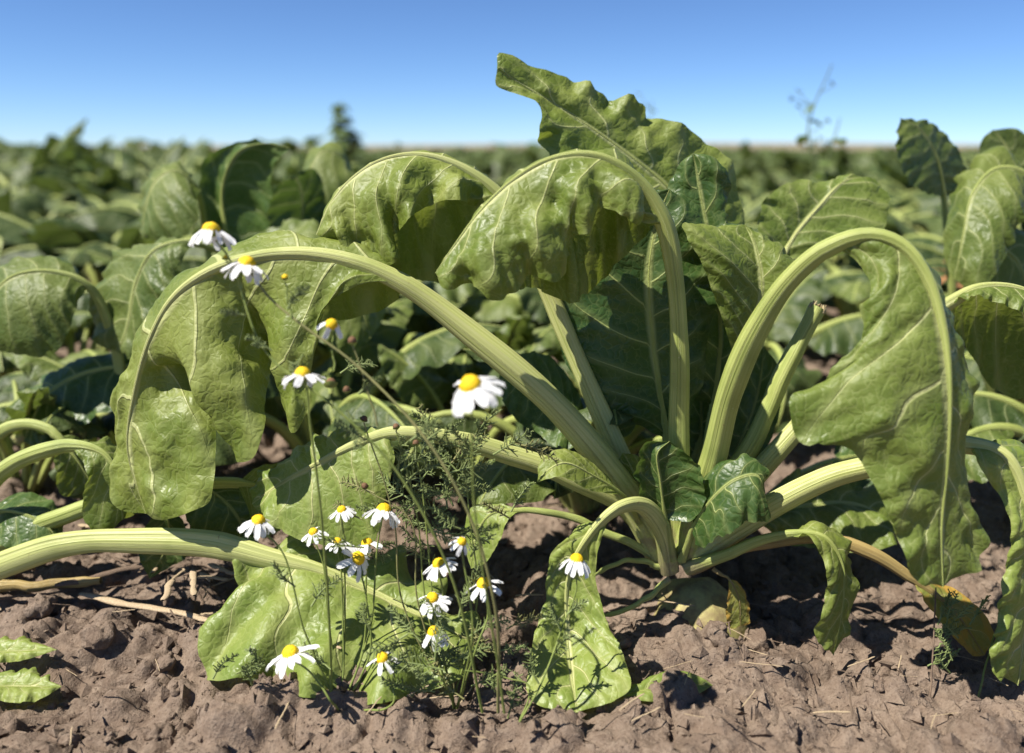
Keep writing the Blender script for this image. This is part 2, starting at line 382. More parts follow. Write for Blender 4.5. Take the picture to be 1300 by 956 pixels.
# ------------------------------------------------------------------ beet leaves
def blade_mesh(name, Mid, A, B, mat, bulge_a=(0, 0, 0), bulge_b=(0, 0, 0), nu=76, nv=14, nsec=None, pucker=0.0022, ruffle=0.004,
               rf=9.0, pleat=0.0, pf=4.0, wrinkle=0.003, seed=0, tatter=0.05, scale=1.0):
    """a leaf blade hung between its midrib and its two margins"""
    Mid = spline(Mid, nu); A = spline(A, nu); B = spline(B, nu)
    u = np.linspace(0, 1, nu); env = np.clip(np.minimum(u, 1 - u) * 9, 0, 1)
    rows = []; uv = []
    L = np.linalg.norm(np.diff(Mid, axis=0), axis=1).sum()
    if nsec is None: nsec = 7 if L > .13 else 5
    if L < .12: rf = min(rf, 4.5)
    for side, (E, bl) in enumerate(((A, bulge_a), (B, bulge_b))):
        E = Mid + (E - Mid) * (1 + tatter * env * (vnoise(np.stack([u * 17, u * 0 + side * 7, u * 0 + seed], 1), 5) * 0.7 + 0.3 * vnoise(np.stack([u * 34, u * 0 + side, u * 0 + seed], 1), 6)))[:, None]
        width = np.linalg.norm(E - Mid, axis=1); wn_ = width / (width.max() + 1e-9)
        C = (Mid + E) / 2 + np.array(bl)[None] * (wn_ ** 0.8)[:, None]
        v = np.linspace(0, 1, nv + 1); v = v if side else v[1:]
        S = ((1 - v) ** 2)[None, :, None] * Mid[:, None] + (2 * v * (1 - v))[None, :, None] * C[:, None] + (v ** 2)[None, :, None] * E[:, None]
        Wp = np.stack([np.repeat(u * 5, len(v)), np.tile(v * 2, nu) + side * 9, np.full(nu * len(v), seed * 1.7)], 1)
        wv = nsec * (u[:, None] ** 0.92) - 1.35 * (v[None] ** 1.25) * (1.15 - 0.45 * u[:, None]) + side * 0.43 + 0.22 * vnoise(Wp * 1.3, 8).reshape(nu, -1)
        rows.append(S if side else S[:, ::-1]); W = np.stack([wv + 3.0, np.broadcast_to(v[None], wv.shape)], -1)
        uv.append(W if side else W[:, ::-1])
    S = np.concatenate(rows, 1); W = np.concatenate(uv, 1); m = S.shape[1]
    du = np.gradient(S, axis=0); dv = np.gradient(S, axis=1); N = unit(np.cross(du, dv))
    vv = W[..., 1]; ww = W[..., 0]; sgn = np.concatenate([-np.ones(nv), np.ones(nv + 1)])[None]
    cell = np.abs(np.sin(math.pi * ww)) ** 0.8
    P = S.reshape(-1, 3)
    e2 = env[:, None]
    ph = seed * 1.37; size = min(1.0, L / 0.2) ** 1.4
    gate = np.clip(0.55 + 0.9 * vnoise(np.stack([u * 4.5, u * 0 + 3, u * 0 + seed], 1), 10), 0.08, 1.3)[:, None]
    disp = pucker * size * scale * (cell - 0.5) * np.clip(vv * 5, 0, 1) * e2
    disp = disp + ruffle * size ** .5 * gate * scale * (vv ** 2.2) * e2 * (np.sin(2 * math.pi * rf * u[:, None] + ph + sgn * 1.1 + 1.6 * vnoise(np.stack([u * 6, u * 0, u * 0 + seed], 1), 9)[:, None]) + 0.5 * np.sin(2 * math.pi * rf * 2.3 * u[:, None] + ph * 2))
    disp = disp + pleat * scale * (vv ** 1.2) * e2 * np.sin(2 * math.pi * pf * u[:, None] + ph + 0.8 * vv)
    wr = fbm(P / scale * 28 + seed * 3.1, 12, 3).reshape(nu, m); wr2 = fbm(P / scale * 75 + seed * 5.1, 14, 2).reshape(nu, m)
    disp = disp + wrinkle * size * scale * (wr + 0.26 * wr2) * np.clip(vv * 3, 0, 1) * e2
    S = S + N * disp[..., None]
    return S.reshape(-1, 3), grid_faces(nu, m), W.reshape(-1, 2)

def add_leaf(root, path, start=None, A=None, B=None, pw=(42, 36, 20, 4), mat='leaf', pmat='pet', name='leaf', label=None, flat=0.72, **kw):
    """one beet leaf from places in the photograph: its stalk and midrib (path) and its two margins (A, B)"""
    base = np.array(root.location); P = pts(path); n = len(P)
    Yb = path[0][2]
    C = spline(P, 90)
    sidx = n - 1 if start is None else start
    k = np.argmin(np.linalg.norm(C - P[sidx], axis=1)); t0 = k / 89.0
    t = np.linspace(0, 1, 90); r = np.interp(t, [0, t0 * 0.6, t0, t0 + (1 - t0) * 0.3, t0 + (1 - t0) * 0.6, 1] if start is not None else [0, .5, .9, .95, 1], [pw[0], pw[1] * .95, pw[2] * .92, pw[2] * 0.5, pw[2] * .22, pw[3] * 0.3] if start is not None else [pw[0], pw[1], pw[1], pw[2], pw[2]]) * 0.5 * 0.74 / F
    r = r * (1 + 0.09 * vnoise(np.stack([t * 9, t * 0, t * 0 + n], 1), 3))
    C2 = C - base; C2 = C2 + .0028 * np.sin(np.pi * t)[:, None] * np.stack([vnoise(np.stack([t * 7, t * 0 + q, t * 0 + pw[0] + path[0][0]], 1), 4) for q in range(3)], 1) * (np.clip(1 - t / max(t0, .05), 0, 1) ** .3)[:, None]
    tv, tf, tu = tube(C2, r * .92, 40 if pw[0] > 14 else 14, 9, 0.036, flat)
    pm = mesh_of('petiole', tv, tf, M[pmat], tu)
    if start is None:
        return part('petiole', pm, root, label)
    Mid = C[k:]
    Aw = np.concatenate([Mid[:1], pts(A), Mid[-1:]]); Bw = np.concatenate([Mid[:1], pts(B), Mid[-1:]])
    V, Fc, U = blade_mesh(name, Mid, Aw, Bw, M[mat], **kw)
    o = part(name, mesh_of(name, V - base, Fc, M[mat], U), root, label)
    part('petiole', pm, o)
    return o

UPB = (0, 0.015, 0.03); FRONT = (0, -0.02, 0.008)

# the plant in focus
hero = thing('sugar_beet', 'large wilted sugar beet with arching stalks and limp hanging leaves on bare soil', 'sugar beet', at(868, 735, .765))
add_leaf(hero, [(845,712,.75),(815,655,.75),(770,590,.75),(700,510,.75),(600,425,.75),(520,365,.75),(455,335,.75),(385,322,.75),(320,327,.75),(265,345,.75),(220,378,.75),(190,430,.75),(170,500,.75),(162,570,.75),(185,652,.75)], 5,
  [(490,358,.745),(450,362,.74),(418,380,.735),(402,450,.725),(392,520,.72),(372,548,.72),(352,440,.785),(338,540,.722),(320,578,.715),(298,583,.715),(284,455,.795),(272,590,.718),(266,638,.712),(235,652,.708),(205,660,.722)],
  [(490,390,.79),(430,410,.82),(370,420,.83),(300,420,.83),(250,430,.82),(195,450,.80),(152,500,.78),(141,560,.77),(139,620,.76),(158,648,.752)],
  pw=(50,41,31,6), pmat='petpale', bulge_a=(0,-0.022,0.012), bulge_b=(-.004,0.012,0.105), pleat=0.003, pf=4.6, ruffle=0.002, wrinkle=0.0055, nu=190, nv=24, nsec=6, seed=1, label='limp leaf folded over its arched stalk like a cloth')
add_leaf(hero, [(848,710,.76),(800,610,.775),(750,500,.79),(712,410,.80),(675,320,.805),(640,255,.80),(590,215,.80),(535,197,.795),(485,203,.79),(445,228,.785),(418,262,.78),(402,298,.775)], 5,
  [(615,262,.785),(560,255,.77),(510,285,.765),(497,335,.76),(465,332,.76),(430,312,.765)],
  [(650,320,.84),(600,345,.85),(540,352,.85),(480,335,.84),(430,310,.81)],
  pw=(40,30,24,6), pmat='petpale', bulge_a=FRONT, bulge_b=(0,0.02,0.085), pleat=0.010, pf=5, wrinkle=0.008, nu=90, nv=18, seed=2)
add_leaf(hero, [(862,712,.755),(862,640,.75),(862,560,.745),(864,450,.735),(858,350,.73),(842,280,.725),(805,225,.72),(755,198,.715),(700,202,.71),(650,230,.705),(610,268,.70),(578,310,.695),(553,347,.69)], 5,
  [(815,285,.705),(775,262,.70),(740,290,.69),(712,345,.685),(680,352,.68),(645,372,.672),(600,368,.672),(570,368,.68)],
  [(822,290,.77),(785,330,.79),(735,378,.79),(680,370,.77),(620,350,.74),(580,350,.71)],
  pw=(30,28,26,6), bulge_a=(0,-0.03,0.01), bulge_b=(0,0.02,0.095), pleat=0.007, pf=5.2, ruffle=0.004, wrinkle=0.0085, tatter=.08, nu=110, nv=20, nsec=6, seed=3, label='broad leaf hanging limp from a tall arched stalk')
add_leaf(hero, [(855,712,.77),(852,640,.785),(848,560,.80),(838,500,.805),(828,420,.81),(824,340,.815),(835,280,.82),(850,240,.82)], 2,
  [(800,535,.80),(765,515,.80),(720,460,.805),(700,390,.81),(705,320,.815),(740,280,.82),(800,245,.82)],
  [(870,540,.80),(895,480,.80),(905,400,.81),(900,320,.82),(880,260,.82)],
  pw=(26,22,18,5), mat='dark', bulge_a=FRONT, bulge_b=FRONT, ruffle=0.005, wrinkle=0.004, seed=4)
add_leaf(hero, [(858,712,.79),(880,600,.83),(900,480,.87),(905,380,.89),(890,300,.90),(850,240,.90),(790,190,.895),(720,142,.89),(631,88,.88)], 3,
  [(870,400,.88),(800,330,.87),(740,260,.87),(700,205,.87),(684,172,.865),(688,138,.872),(655,118,.876),(630,108,.879)],
  [(940,350,.91),(945,290,.92),(928,215,.925),(885,172,.92),(825,138,.91),(780,118,.905),(725,100,.90),(675,82,.89),(632,66,.882)],
  pw=(26,22,16,4), mat='leaf', bulge_a=(0,-.01,0), bulge_b=(0,-.02,-.01), ruffle=0.007, rf=9, tatter=0.07, wrinkle=0.005, nu=100, nv=18, seed=5, label='tall leaf with a ruffled edge standing up against the sky')
add_leaf(hero, [(870,712,.78),(890,620,.80),(905,520,.82),(915,420,.83),(905,330,.835),(892,260,.84),(880,195,.845)], 2,
  [(862,480,.83),(850,400,.84),(838,320,.84),(842,260,.85),(860,210,.85)],
  [(945,500,.82),(962,440,.82),(948,370,.83),(935,300,.83),(930,240,.84),(905,198,.84)],
  pw=(22,20,14,4), mat='dark', bulge_a=FRONT, bulge_b=FRONT, ruffle=0.011, rf=9, tatter=0.08, wrinkle=0.005, seed=6)
add_leaf(hero, [(868,705,.765),(890,640,.78),(915,560,.80),(935,480,.805),(955,420,.80),(967,365,.80),(958,310,.81),(945,285,.82)], 3,
  [(928,440,.79),(912,390,.78),(888,330,.775),(866,286,.78),(905,286,.81)],
  [(962,430,.80),(988,390,.80),(1010,350,.805),(998,320,.815),(970,298,.82)],
  pw=(26,22,16,4), bulge_a=FRONT, bulge_b=FRONT, ruffle=0.003, wrinkle=0.004, seed=7)
add_leaf(hero, [(868,712,.745),(885,650,.74),(905,580,.73),(930,495,.715),(962,420,.70),(1005,355,.685),(1055,313,.67),(1105,299,.66),(1145,312,.65),(1175,350,.64),(1195,410,.63),(1205,490,.62),(1203,580,.615),(1195,670,.61),(1197,745,.605)], 6,
  [(1085,332,.66),(1110,380,.645),(1060,455,.635),(1003,510,.63),(1010,560,.622),(1070,568,.61),(1105,605,.605),(1140,680,.60),(1162,737,.60)],
  [(1110,315,.70),(1160,335,.69),(1200,380,.67),(1224,450,.65),(1228,550,.64),(1232,640,.63),(1243,712,.62)],
  pw=(46,38,28,7), bulge_a=(-.006,-0.02,0.005), bulge_b=(.012,0.0,0.012), ruffle=0.004, pleat=0.005, pf=2.7, wrinkle=0.0055, nu=110, nv=20, nsec=6, seed=8, label='big limp leaf hanging from the arched stalk with its tip down')
stub = add_leaf(hero, [(880,690,.77),(930,600,.79),(965,540,.80),(1000,465,.81),(1038,390,.82)], pw=(32,28,26,26), pmat='pet', label='snapped bare stalk without a leaf')
add_leaf(hero, [(875,705,.79),(920,580,.85),(960,440,.90),(985,350,.93),(1005,305,.94),(1040,262,.95),(1072,230,.96),(1100,225,.97)], 3,
  [(965,330,.93),(965,270,.94),(985,240,.95),(1040,228,.97)], [(1020,335,.93),(1070,322,.93),(1122,292,.94),(1126,250,.96),(1112,230,.97)],
  pw=(26,22,16,5), pmat='petpale', bulge_a=(0,0,.01), bulge_b=(0,0,.01), ruffle=0.005, wrinkle=0.004, seed=9)
add_leaf(hero, [(872,712,.745),(930,672,.735),(1000,632,.72),(1060,605,.71),(1115,588,.70),(1175,572,.69),(1235,566,.68),(1275,580,.67),(1300,630,.66),(1308,720,.655),(1302,800,.65),(1292,870,.645)], 6,
  [(1240,585,.66),(1262,620,.655),(1285,670,.65),(1272,740,.645),(1265,800,.642),(1258,850,.64)], [(1290,560,.70),(1340,600,.70),(1370,700,.69),(1360,800,.68)],
  pw=(40,36,28,6), pmat='petpale', mat='bright', bulge_a=(-.01,-.01,.01), bulge_b=(0,0.0,.02), ruffle=0.006, wrinkle=0.004, seed=10)
add_leaf(hero, [(870,700,.765),(930,640,.775),(985,575,.785),(1050,505,.79),(1120,440,.79),(1200,388,.78),(1245,365,.775),(1300,368,.77),(1345,400,.76),(1360,460,.755)], 5,
  [(1240,378,.76),(1290,392,.752),(1335,420,.75)], [(1225,440,.83),(1270,500,.84),(1330,510,.83)],
  pw=(34,30,24,6), pmat='petpale', bulge_a=(0,-.008,.004), bulge_b=(0,.015,.045), wrinkle=0.004, seed=11)
add_leaf(hero, [(870,722,.735),(935,698,.72),(1000,678,.705),(1045,682,.695),(1068,715,.69),(1070,770,.685),(1058,832,.68)], 2,
  [(1030,688,.685),(1045,712,.68),(1048,760,.672),(1034,802,.67)], [(1050,665,.72),(1075,690,.71),(1084,740,.70),(1079,790,.69)],
  pw=(22,18,14,4), bulge_a=(0,-.01,0), bulge_b=(0,0,.012), ruffle=0.002, pleat=0.003, wrinkle=0.003, seed=12, nu=60, nv=12)
add_leaf(hero, [(875,722,.74),(960,690,.735),(1040,680,.73),(1100,700,.72),(1160,735,.71),(1210,775,.70),(1250,832,.69)], 4,
  [(1170,757,.70),(1205,802,.69),(1235,832,.685)], [(1180,735,.73),(1230,760,.72),(1262,800,.70)],
  pw=(22,22,16,5), mat='yellow', pmat='petdry', ruffle=0.004, wrinkle=0.003, seed=13, nu=60, nv=10, label='yellowed withering leaf trailing on the soil')
add_leaf(hero, [(850,725,.74),(840,675,.725),(815,642,.71),(780,648,.695),(745,685,.69),(722,735,.695),(720,800,.68),(732,905,.605)], 3,
  [(745,668,.70),(702,698,.70),(692,760,.69),(674,830,.652),(672,890,.618)], [(762,690,.685),(756,740,.685),(776,800,.667),(798,875,.617)],
  pw=(30,28,24,6), mat='bright', pmat='petpale', bulge_a=(-.004,0,.012), bulge_b=(.004,0,.012), ruffle=0.003, wrinkle=0.003, seed=14, label='pale leaf folded over and lying towards the path')
add_leaf(hero, [(840,700,.755),(790,640,.75),(730,610,.745),(660,580,.745),(580,556,.74),(500,550,.735),(450,565,.735),(400,590,.74),(355,615,.75),(320,640,.75)], 5,
  [(500,590,.72),(488,640,.715),(470,690,.71),(400,692,.71),(355,672,.72)], [(470,545,.76),(400,558,.77),(350,588,.77),(320,615,.76)],
  pw=(36,30,24,6), mat='bright', pmat='petpale', bulge_a=(0,-.01,.015), bulge_b=(0,0,.015), ruffle=0.004, wrinkle=0.004, seed=15)
add_leaf(hero, [(845,715,.745),(780,680,.745),(720,658,.745),(660,648,.745),(620,655,.745),(602,690,.74),(598,722,.735)], 3,
  [(645,660,.735),(632,690,.73),(614,716,.73)], [(630,638,.755),(598,645,.755),(590,690,.75)],
  pw=(14,13,9,3), mat='bright', ruffle=0.002, wrinkle=0.002, seed=16, nu=50, nv=10)
add_leaf(hero, [(812,665,.74),(790,628,.72),(752,603,.71),(716,588,.70),(692,600,.695),(682,613,.694)], 1,
  [(748,622,.70),(715,606,.69),(697,607,.688)], [(765,598,.72),(718,570,.715),(688,582,.705)],
  pw=(9,7,6,2), mat='leaf', bulge_b=(0,0,.006), ruffle=0.001, wrinkle=0.002, seed=17, nu=50, nv=10)
add_leaf(hero, [(855,712,.73),(845,660,.72),(838,610,.715),(835,575,.715),(850,560,.72)], 1,
  [(818,640,.715),(808,600,.71),(818,565,.715)], [(880,660,.71),(895,620,.705),(875,580,.71)],
  pw=(12,9,7,3), mat='dark', bulge_a=(0,.015,0), bulge_b=(0,.02,0), ruffle=0.003, wrinkle=0.003, seed=18, nu=50, nv=10)
add_leaf(hero, [(865,712,.73),(880,670,.715),(905,632,.705),(935,608,.70),(962,604,.70),(972,640,.695)], 1,
  [(878,640,.72),(898,600,.72),(940,580,.715),(970,590,.71)], [(888,695,.70),(912,682,.685),(948,668,.68),(974,662,.685)],
  pw=(13,10,7,3), mat='dark', bulge_a=(0,0,.01), bulge_b=(0,-.008,.01), ruffle=0.004, rf=8, tatter=0.1, wrinkle=0.003, seed=19, nu=60, nv=12)
add_leaf(hero, [(905,722,.73),(925,735,.722),(938,760,.716),(940,795,.712)], 1, [(925,752,.714),(922,780,.71),(926,798,.71)], [(938,740,.725),(950,765,.72),(950,792,.716)],
  pw=(7,5,4,2), mat='yellow', pmat='petdry', ruffle=0.003, wrinkle=0.004, seed=20, nu=40, nv=8, label='shrivelled yellow scrap of leaf against the root')
add_leaf(hero, [(850,735,.73),(820,758,.72),(790,775,.715),(765,782,.71)], pw=(10,8,5,4), pmat='pet', label='thin stalk lying on the soil')
add_leaf(hero, [(846,722,.74),(812,712,.735),(780,716,.73),(755,730,.725)], pw=(10,8,5,4), pmat='pet')
# fill behind the heart of the plant
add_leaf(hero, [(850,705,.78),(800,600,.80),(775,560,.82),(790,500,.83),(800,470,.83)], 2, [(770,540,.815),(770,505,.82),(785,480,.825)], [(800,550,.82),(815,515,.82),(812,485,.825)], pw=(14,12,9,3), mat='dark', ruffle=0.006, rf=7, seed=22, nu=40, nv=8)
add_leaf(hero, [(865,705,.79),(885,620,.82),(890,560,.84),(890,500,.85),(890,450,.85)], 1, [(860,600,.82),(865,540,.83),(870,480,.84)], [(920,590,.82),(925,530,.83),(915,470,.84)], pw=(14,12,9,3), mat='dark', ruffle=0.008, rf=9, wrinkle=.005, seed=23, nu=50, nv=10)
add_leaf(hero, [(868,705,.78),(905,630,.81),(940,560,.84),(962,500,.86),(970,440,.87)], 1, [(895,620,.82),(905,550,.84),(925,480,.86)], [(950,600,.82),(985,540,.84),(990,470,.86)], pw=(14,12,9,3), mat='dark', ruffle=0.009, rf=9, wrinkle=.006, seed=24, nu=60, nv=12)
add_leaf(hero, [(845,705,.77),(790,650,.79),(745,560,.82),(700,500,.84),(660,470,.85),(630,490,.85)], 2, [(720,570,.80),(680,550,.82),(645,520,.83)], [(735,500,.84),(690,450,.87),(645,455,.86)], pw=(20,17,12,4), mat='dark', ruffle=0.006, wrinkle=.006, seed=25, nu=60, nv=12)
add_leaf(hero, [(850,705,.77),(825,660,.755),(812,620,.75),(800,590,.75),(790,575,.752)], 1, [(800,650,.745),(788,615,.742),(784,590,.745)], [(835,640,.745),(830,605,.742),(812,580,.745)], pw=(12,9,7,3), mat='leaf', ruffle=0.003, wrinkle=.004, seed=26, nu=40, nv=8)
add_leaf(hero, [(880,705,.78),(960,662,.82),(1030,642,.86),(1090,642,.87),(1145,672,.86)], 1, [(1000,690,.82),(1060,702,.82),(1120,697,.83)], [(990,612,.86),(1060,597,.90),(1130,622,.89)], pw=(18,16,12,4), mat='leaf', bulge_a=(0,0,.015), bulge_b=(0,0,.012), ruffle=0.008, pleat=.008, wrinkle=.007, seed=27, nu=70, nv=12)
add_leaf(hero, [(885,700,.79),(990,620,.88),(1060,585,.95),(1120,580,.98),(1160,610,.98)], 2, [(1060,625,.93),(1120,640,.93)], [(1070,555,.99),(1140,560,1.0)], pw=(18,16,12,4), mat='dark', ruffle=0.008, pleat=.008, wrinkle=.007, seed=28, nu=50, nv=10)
# torn end of the snapped stalk
def torn_end(parent, px, py, Y, r):
    c = at(px, py, Y) - np.array(hero.location); ax = unit(at(px, py, Y) - at(1000, 465, .81)); b = Bag()
    g = np.random.default_rng(5); s = unit(np.cross(ax, (0, 1, 0))); t = np.cross(ax, s)
    for k in range(26):
        a = g.uniform(0, 6.28); q = r * math.sqrt(g.random()) * 0.9; p = c + (s * math.cos(a) + t * math.sin(a) * .7) * q - ax * 0.004
        C = np.stack([p, p + ax * 0.004, p + ax * g.uniform(.005, .010) + s * g.uniform(-.002, .002)])
        b.add(*tube(C, [.0017, .0016, .0004], 5))
    part('torn_end', b.mesh('torn_end', M['torn']), parent)
torn_end(stub, 1038, 390, .82, 0.009)

def lathe(prof, k, noise_amp=0.0, seed=0, freq=30):
    prof = np.asarray(prof, float); ph = np.arange(k) / k * 2 * math.pi
    V = np.stack([prof[:, None, 0] * np.cos(ph), prof[:, None, 0] * np.sin(ph), np.broadcast_to(prof[:, None, 1], (len(prof), k))], -1).reshape(-1, 3)
    if noise_amp: V = V + unit(V * (1, 1, .5)) * (noise_amp * fbm(V * freq + seed, 7, 3))[:, None]
    return V, grid_faces(len(prof), k, wrap=True)
rt = at(888, 764, .768) - np.array(hero.location)
V, Fc = lathe([(.0005, .022), (.012, .021), (.024, .017), (.036, .008), (.045, -.006), (.050, -.022), (.051, -.045), (.047, -.075), (.035, -.12), (.012, -.17)], 44, 0.005, 4)
ph = np.arctan2(V[:, 1], V[:, 0]); V[:, :2] *= (1 + 0.05 * np.cos(5 * ph + 1))[:, None]
part('beet_root', mesh_of('beet_root', V + rt, Fc, M['root']), hero, 'top of the pale root showing above the soil')

# the plant whose stalks reach in from the edge
pb = thing('sugar_beet', 'wilted sugar beet with long pale stalks stretched low over straw-littered soil', 'sugar beet', at(-90, 740, .80))
add_leaf(pb, [(-70,755,.77),(0,717,.755),(60,698,.75),(130,687,.745),(210,685,.74),(285,694,.73),(340,708,.725),(410,725,.72),(480,755,.71),(540,785,.695),(612,822,.68)], 5,
  [(300,722,.72),(296,768,.70),(262,812,.67),(258,852,.645),(320,866,.635),(400,890,.62),(500,892,.62),(580,862,.65)],
  [(330,687,.74),(400,688,.755),(470,695,.76),(530,728,.75),(580,778,.72),(606,800,.70)],
  pw=(40,38,46,12), mat='bright', pmat='petpale', bulge_a=(-.004,0,.03), bulge_b=(0,0,.015), ruffle=0.005, rf=6, pleat=.011, pf=6, wrinkle=0.006, nu=100, nv=20, nsec=6, seed=31, label='bright leaf spread on the soil under the chamomile')
add_leaf(pb, [(-60,700,.80),(0,603,.79),(40,578,.785),(90,566,.78),(130,575,.775),(150,605,.77),(155,660,.77)], 3,
  [(110,600,.76),(105,650,.76),(130,680,.76)], [(140,560,.80),(172,590,.80),(172,650,.79)], pw=(34,28,22,6), pmat='pet', seed=32, nu=50, nv=10)
add_leaf(pb, [(-60,725,.81),(0,692,.80),(70,660,.795),(140,635,.79),(220,618,.79),(300,613,.785),(360,622,.78)], 5,
  [(312,640,.77),(332,680,.77),(356,672,.77)], [(330,592,.79),(372,592,.79)], pw=(34,28,20,6), pmat='pet', mat='leaf', seed=33, nu=50, nv=10)
add_leaf(pb, [(-60,757,.79),(0,746,.785),(60,741,.78),(128,737,.775)], pw=(22,18,12,6), pmat='petdry', label='dried brown stalk')
add_leaf(pb, [(-70,640,.86),(-10,560,.87),(30,538,.87),(68,550,.865),(95,580,.86),(120,620,.86)], 3, [(70,590,.84),(80,630,.84)], [(110,560,.88),(140,600,.88)], pw=(26,22,18,5), seed=34, nu=40, nv=8)
add_leaf(pb, [(-80,700,.82),(-20,655,.81),(20,650,.80),(60,668,.79),(80,700,.785)], 1, [(0,690,.78),(40,705,.775)], [(20,625,.83),(70,640,.82)], pw=(20,16,12,4), mat='dark', seed=35, nu=50, nv=10)
add_leaf(pb, [(180,618,.80),(205,640,.79),(215,680,.785),(190,735,.78)], 1, [(190,660,.78),(175,700,.775)], [(225,650,.80),(240,700,.79)], pw=(10,8,6,3), mat='dark', seed=36, nu=40, nv=8)
add_leaf(pb, [(240,605,.80),(290,640,.795),(320,690,.79)], 0, [(235,640,.78),(250,690,.775),(290,700,.78)], [(290,610,.81),(330,640,.80)], pw=(8,6,6,3), mat='dark', seed=37, nu=40, nv=8)
lf = thing('fallen_leaf', 'small curled green leaf lying on soil beside a dark crack', 'leaf', at(20, 828, .685))
add_leaf(lf, [(-40,832,.675),(10,828,.672),(72,825,.672)], 0, [(-20,842,.663),(30,838,.664)], [(-15,815,.685),(35,812,.685)], pw=(8,8,7,3), mat='bright', bulge_a=(0,0,.008), bulge_b=(0,0,.01), seed=38, nu=50, nv=8, name='blade')
lf = thing('fallen_leaf', 'bright green leaf flat on soil near the small curled leaf', 'leaf', at(30, 868, .655))
add_leaf(lf, [(-40,872,.64),(25,872,.638),(78,872,.637)], 0, [(-10,888,.622),(45,890,.622)], [(-10,856,.652),(45,853,.652)], pw=(8,8,7,3), mat='bright', bulge_a=(0,0,.01), bulge_b=(0,0,.01), seed=39, nu=50, nv=8, name='blade')
lf = thing('fallen_leaf', 'bright green leaf flat on soil in front of the beet root', 'leaf', at(845, 872, .655))
add_leaf(lf, [(790,884,.624),(845,872,.632),(905,870,.638)], 0, [(820,890,.617),(875,886,.62)], [(812,866,.64),(852,852,.65),(885,858,.646)], pw=(8,8,7,3), mat='bright', bulge_a=(0,0,.01), bulge_b=(0,0,.012), seed=40, nu=50, nv=8, name='blade')

# plants just behind, with leaves one can tell apart
pc = thing('sugar_beet', 'drooping sugar beet behind the two chamomile blooms, its leaves folded down', 'sugar beet', at(290, 560, 1.06))
add_leaf(pc, [(320,570,1.05),(325,430,1.05),(295,330,1.04),(245,308,1.02),(197,318,1.0),(174,355,.99),(163,410,.985),(150,448,.985)], 3,
  [(232,330,.99),(228,380,.97),(215,430,.965),(180,452,.97)], [(172,315,1.04),(127,350,1.03),(113,400,1.02),(125,435,1.0)], pw=(24,22,18,5), mat='mid', bulge_a=FRONT, bulge_b=(0,0,.02), pleat=.006, seed=51, nu=60, nv=12)
add_leaf(pc, [(160,520,1.0),(140,420,1.0),(110,362,.99),(60,345,.98),(15,352,.97),(-15,385,.965),(-25,440,.96)], 2,
  [(95,395,.96),(75,445,.95),(20,450,.945)], [(80,330,1.02),(20,332,1.01),(-35,370,.99)], pw=(24,22,18,5), mat='mid', bulge_a=(0,-.025,.015), bulge_b=(0,.01,.02), seed=52, nu=60, nv=12)
add_leaf(pc, [(20,560,1.0),(70,520,1.0),(120,495,1.0),(170,478,1.0),(230,470,1.0)], 3, [(180,500,.98),(210,520,.98)], [(190,460,1.02),(230,455,1.02)], pw=(26,24,18,5), seed=53, nu=40, nv=8)
add_leaf(pc, [(310,560,1.08),(330,460,1.1),(340,380,1.1),(400,340,1.1),(450,370,1.08),(470,430,1.07)], 2, [(350,400,1.06),(400,430,1.04),(440,450,1.05)], [(380,310,1.14),(450,320,1.14),(490,390,1.12)], pw=(20,18,14,5), mat='mid', bulge_b=(0,0,.02), seed=54, nu=50, nv=10)
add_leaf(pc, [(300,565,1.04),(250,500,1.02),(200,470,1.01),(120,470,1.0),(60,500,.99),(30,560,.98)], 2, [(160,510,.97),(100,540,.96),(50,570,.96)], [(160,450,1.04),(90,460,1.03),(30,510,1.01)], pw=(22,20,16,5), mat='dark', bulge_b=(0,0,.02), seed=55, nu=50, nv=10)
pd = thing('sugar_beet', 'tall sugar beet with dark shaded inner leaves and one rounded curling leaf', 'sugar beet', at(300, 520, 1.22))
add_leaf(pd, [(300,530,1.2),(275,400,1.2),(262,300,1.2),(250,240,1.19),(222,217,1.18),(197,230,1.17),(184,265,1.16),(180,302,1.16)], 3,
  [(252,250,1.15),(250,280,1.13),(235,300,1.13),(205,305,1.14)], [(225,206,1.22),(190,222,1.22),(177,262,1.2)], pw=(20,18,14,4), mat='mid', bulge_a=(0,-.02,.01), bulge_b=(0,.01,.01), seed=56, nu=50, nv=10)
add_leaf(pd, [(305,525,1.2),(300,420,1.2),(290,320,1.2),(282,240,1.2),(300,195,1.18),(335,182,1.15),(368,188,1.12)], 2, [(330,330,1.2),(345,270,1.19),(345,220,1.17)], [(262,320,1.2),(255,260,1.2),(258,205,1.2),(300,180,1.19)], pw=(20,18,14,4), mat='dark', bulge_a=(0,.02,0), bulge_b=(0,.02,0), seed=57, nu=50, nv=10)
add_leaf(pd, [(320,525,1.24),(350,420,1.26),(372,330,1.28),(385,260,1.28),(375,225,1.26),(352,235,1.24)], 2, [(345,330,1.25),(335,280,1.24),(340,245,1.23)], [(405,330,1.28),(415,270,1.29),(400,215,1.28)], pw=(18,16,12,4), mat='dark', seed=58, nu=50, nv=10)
add_leaf(pd, [(330,525,1.3),(400,430,1.35),(440,330,1.38),(452,250,1.38),(435,200,1.36),(408,192,1.34),(392,225,1.32),(385,275,1.31)], 3, [(455,230,1.34),(440,265,1.31),(410,285,1.30)], [(430,182,1.4),(395,190,1.38),(380,235,1.35)], pw=(18,16,12,4), mat='mid', bulge_a=(0,-.02,.01), seed=59, nu=50, nv=10)
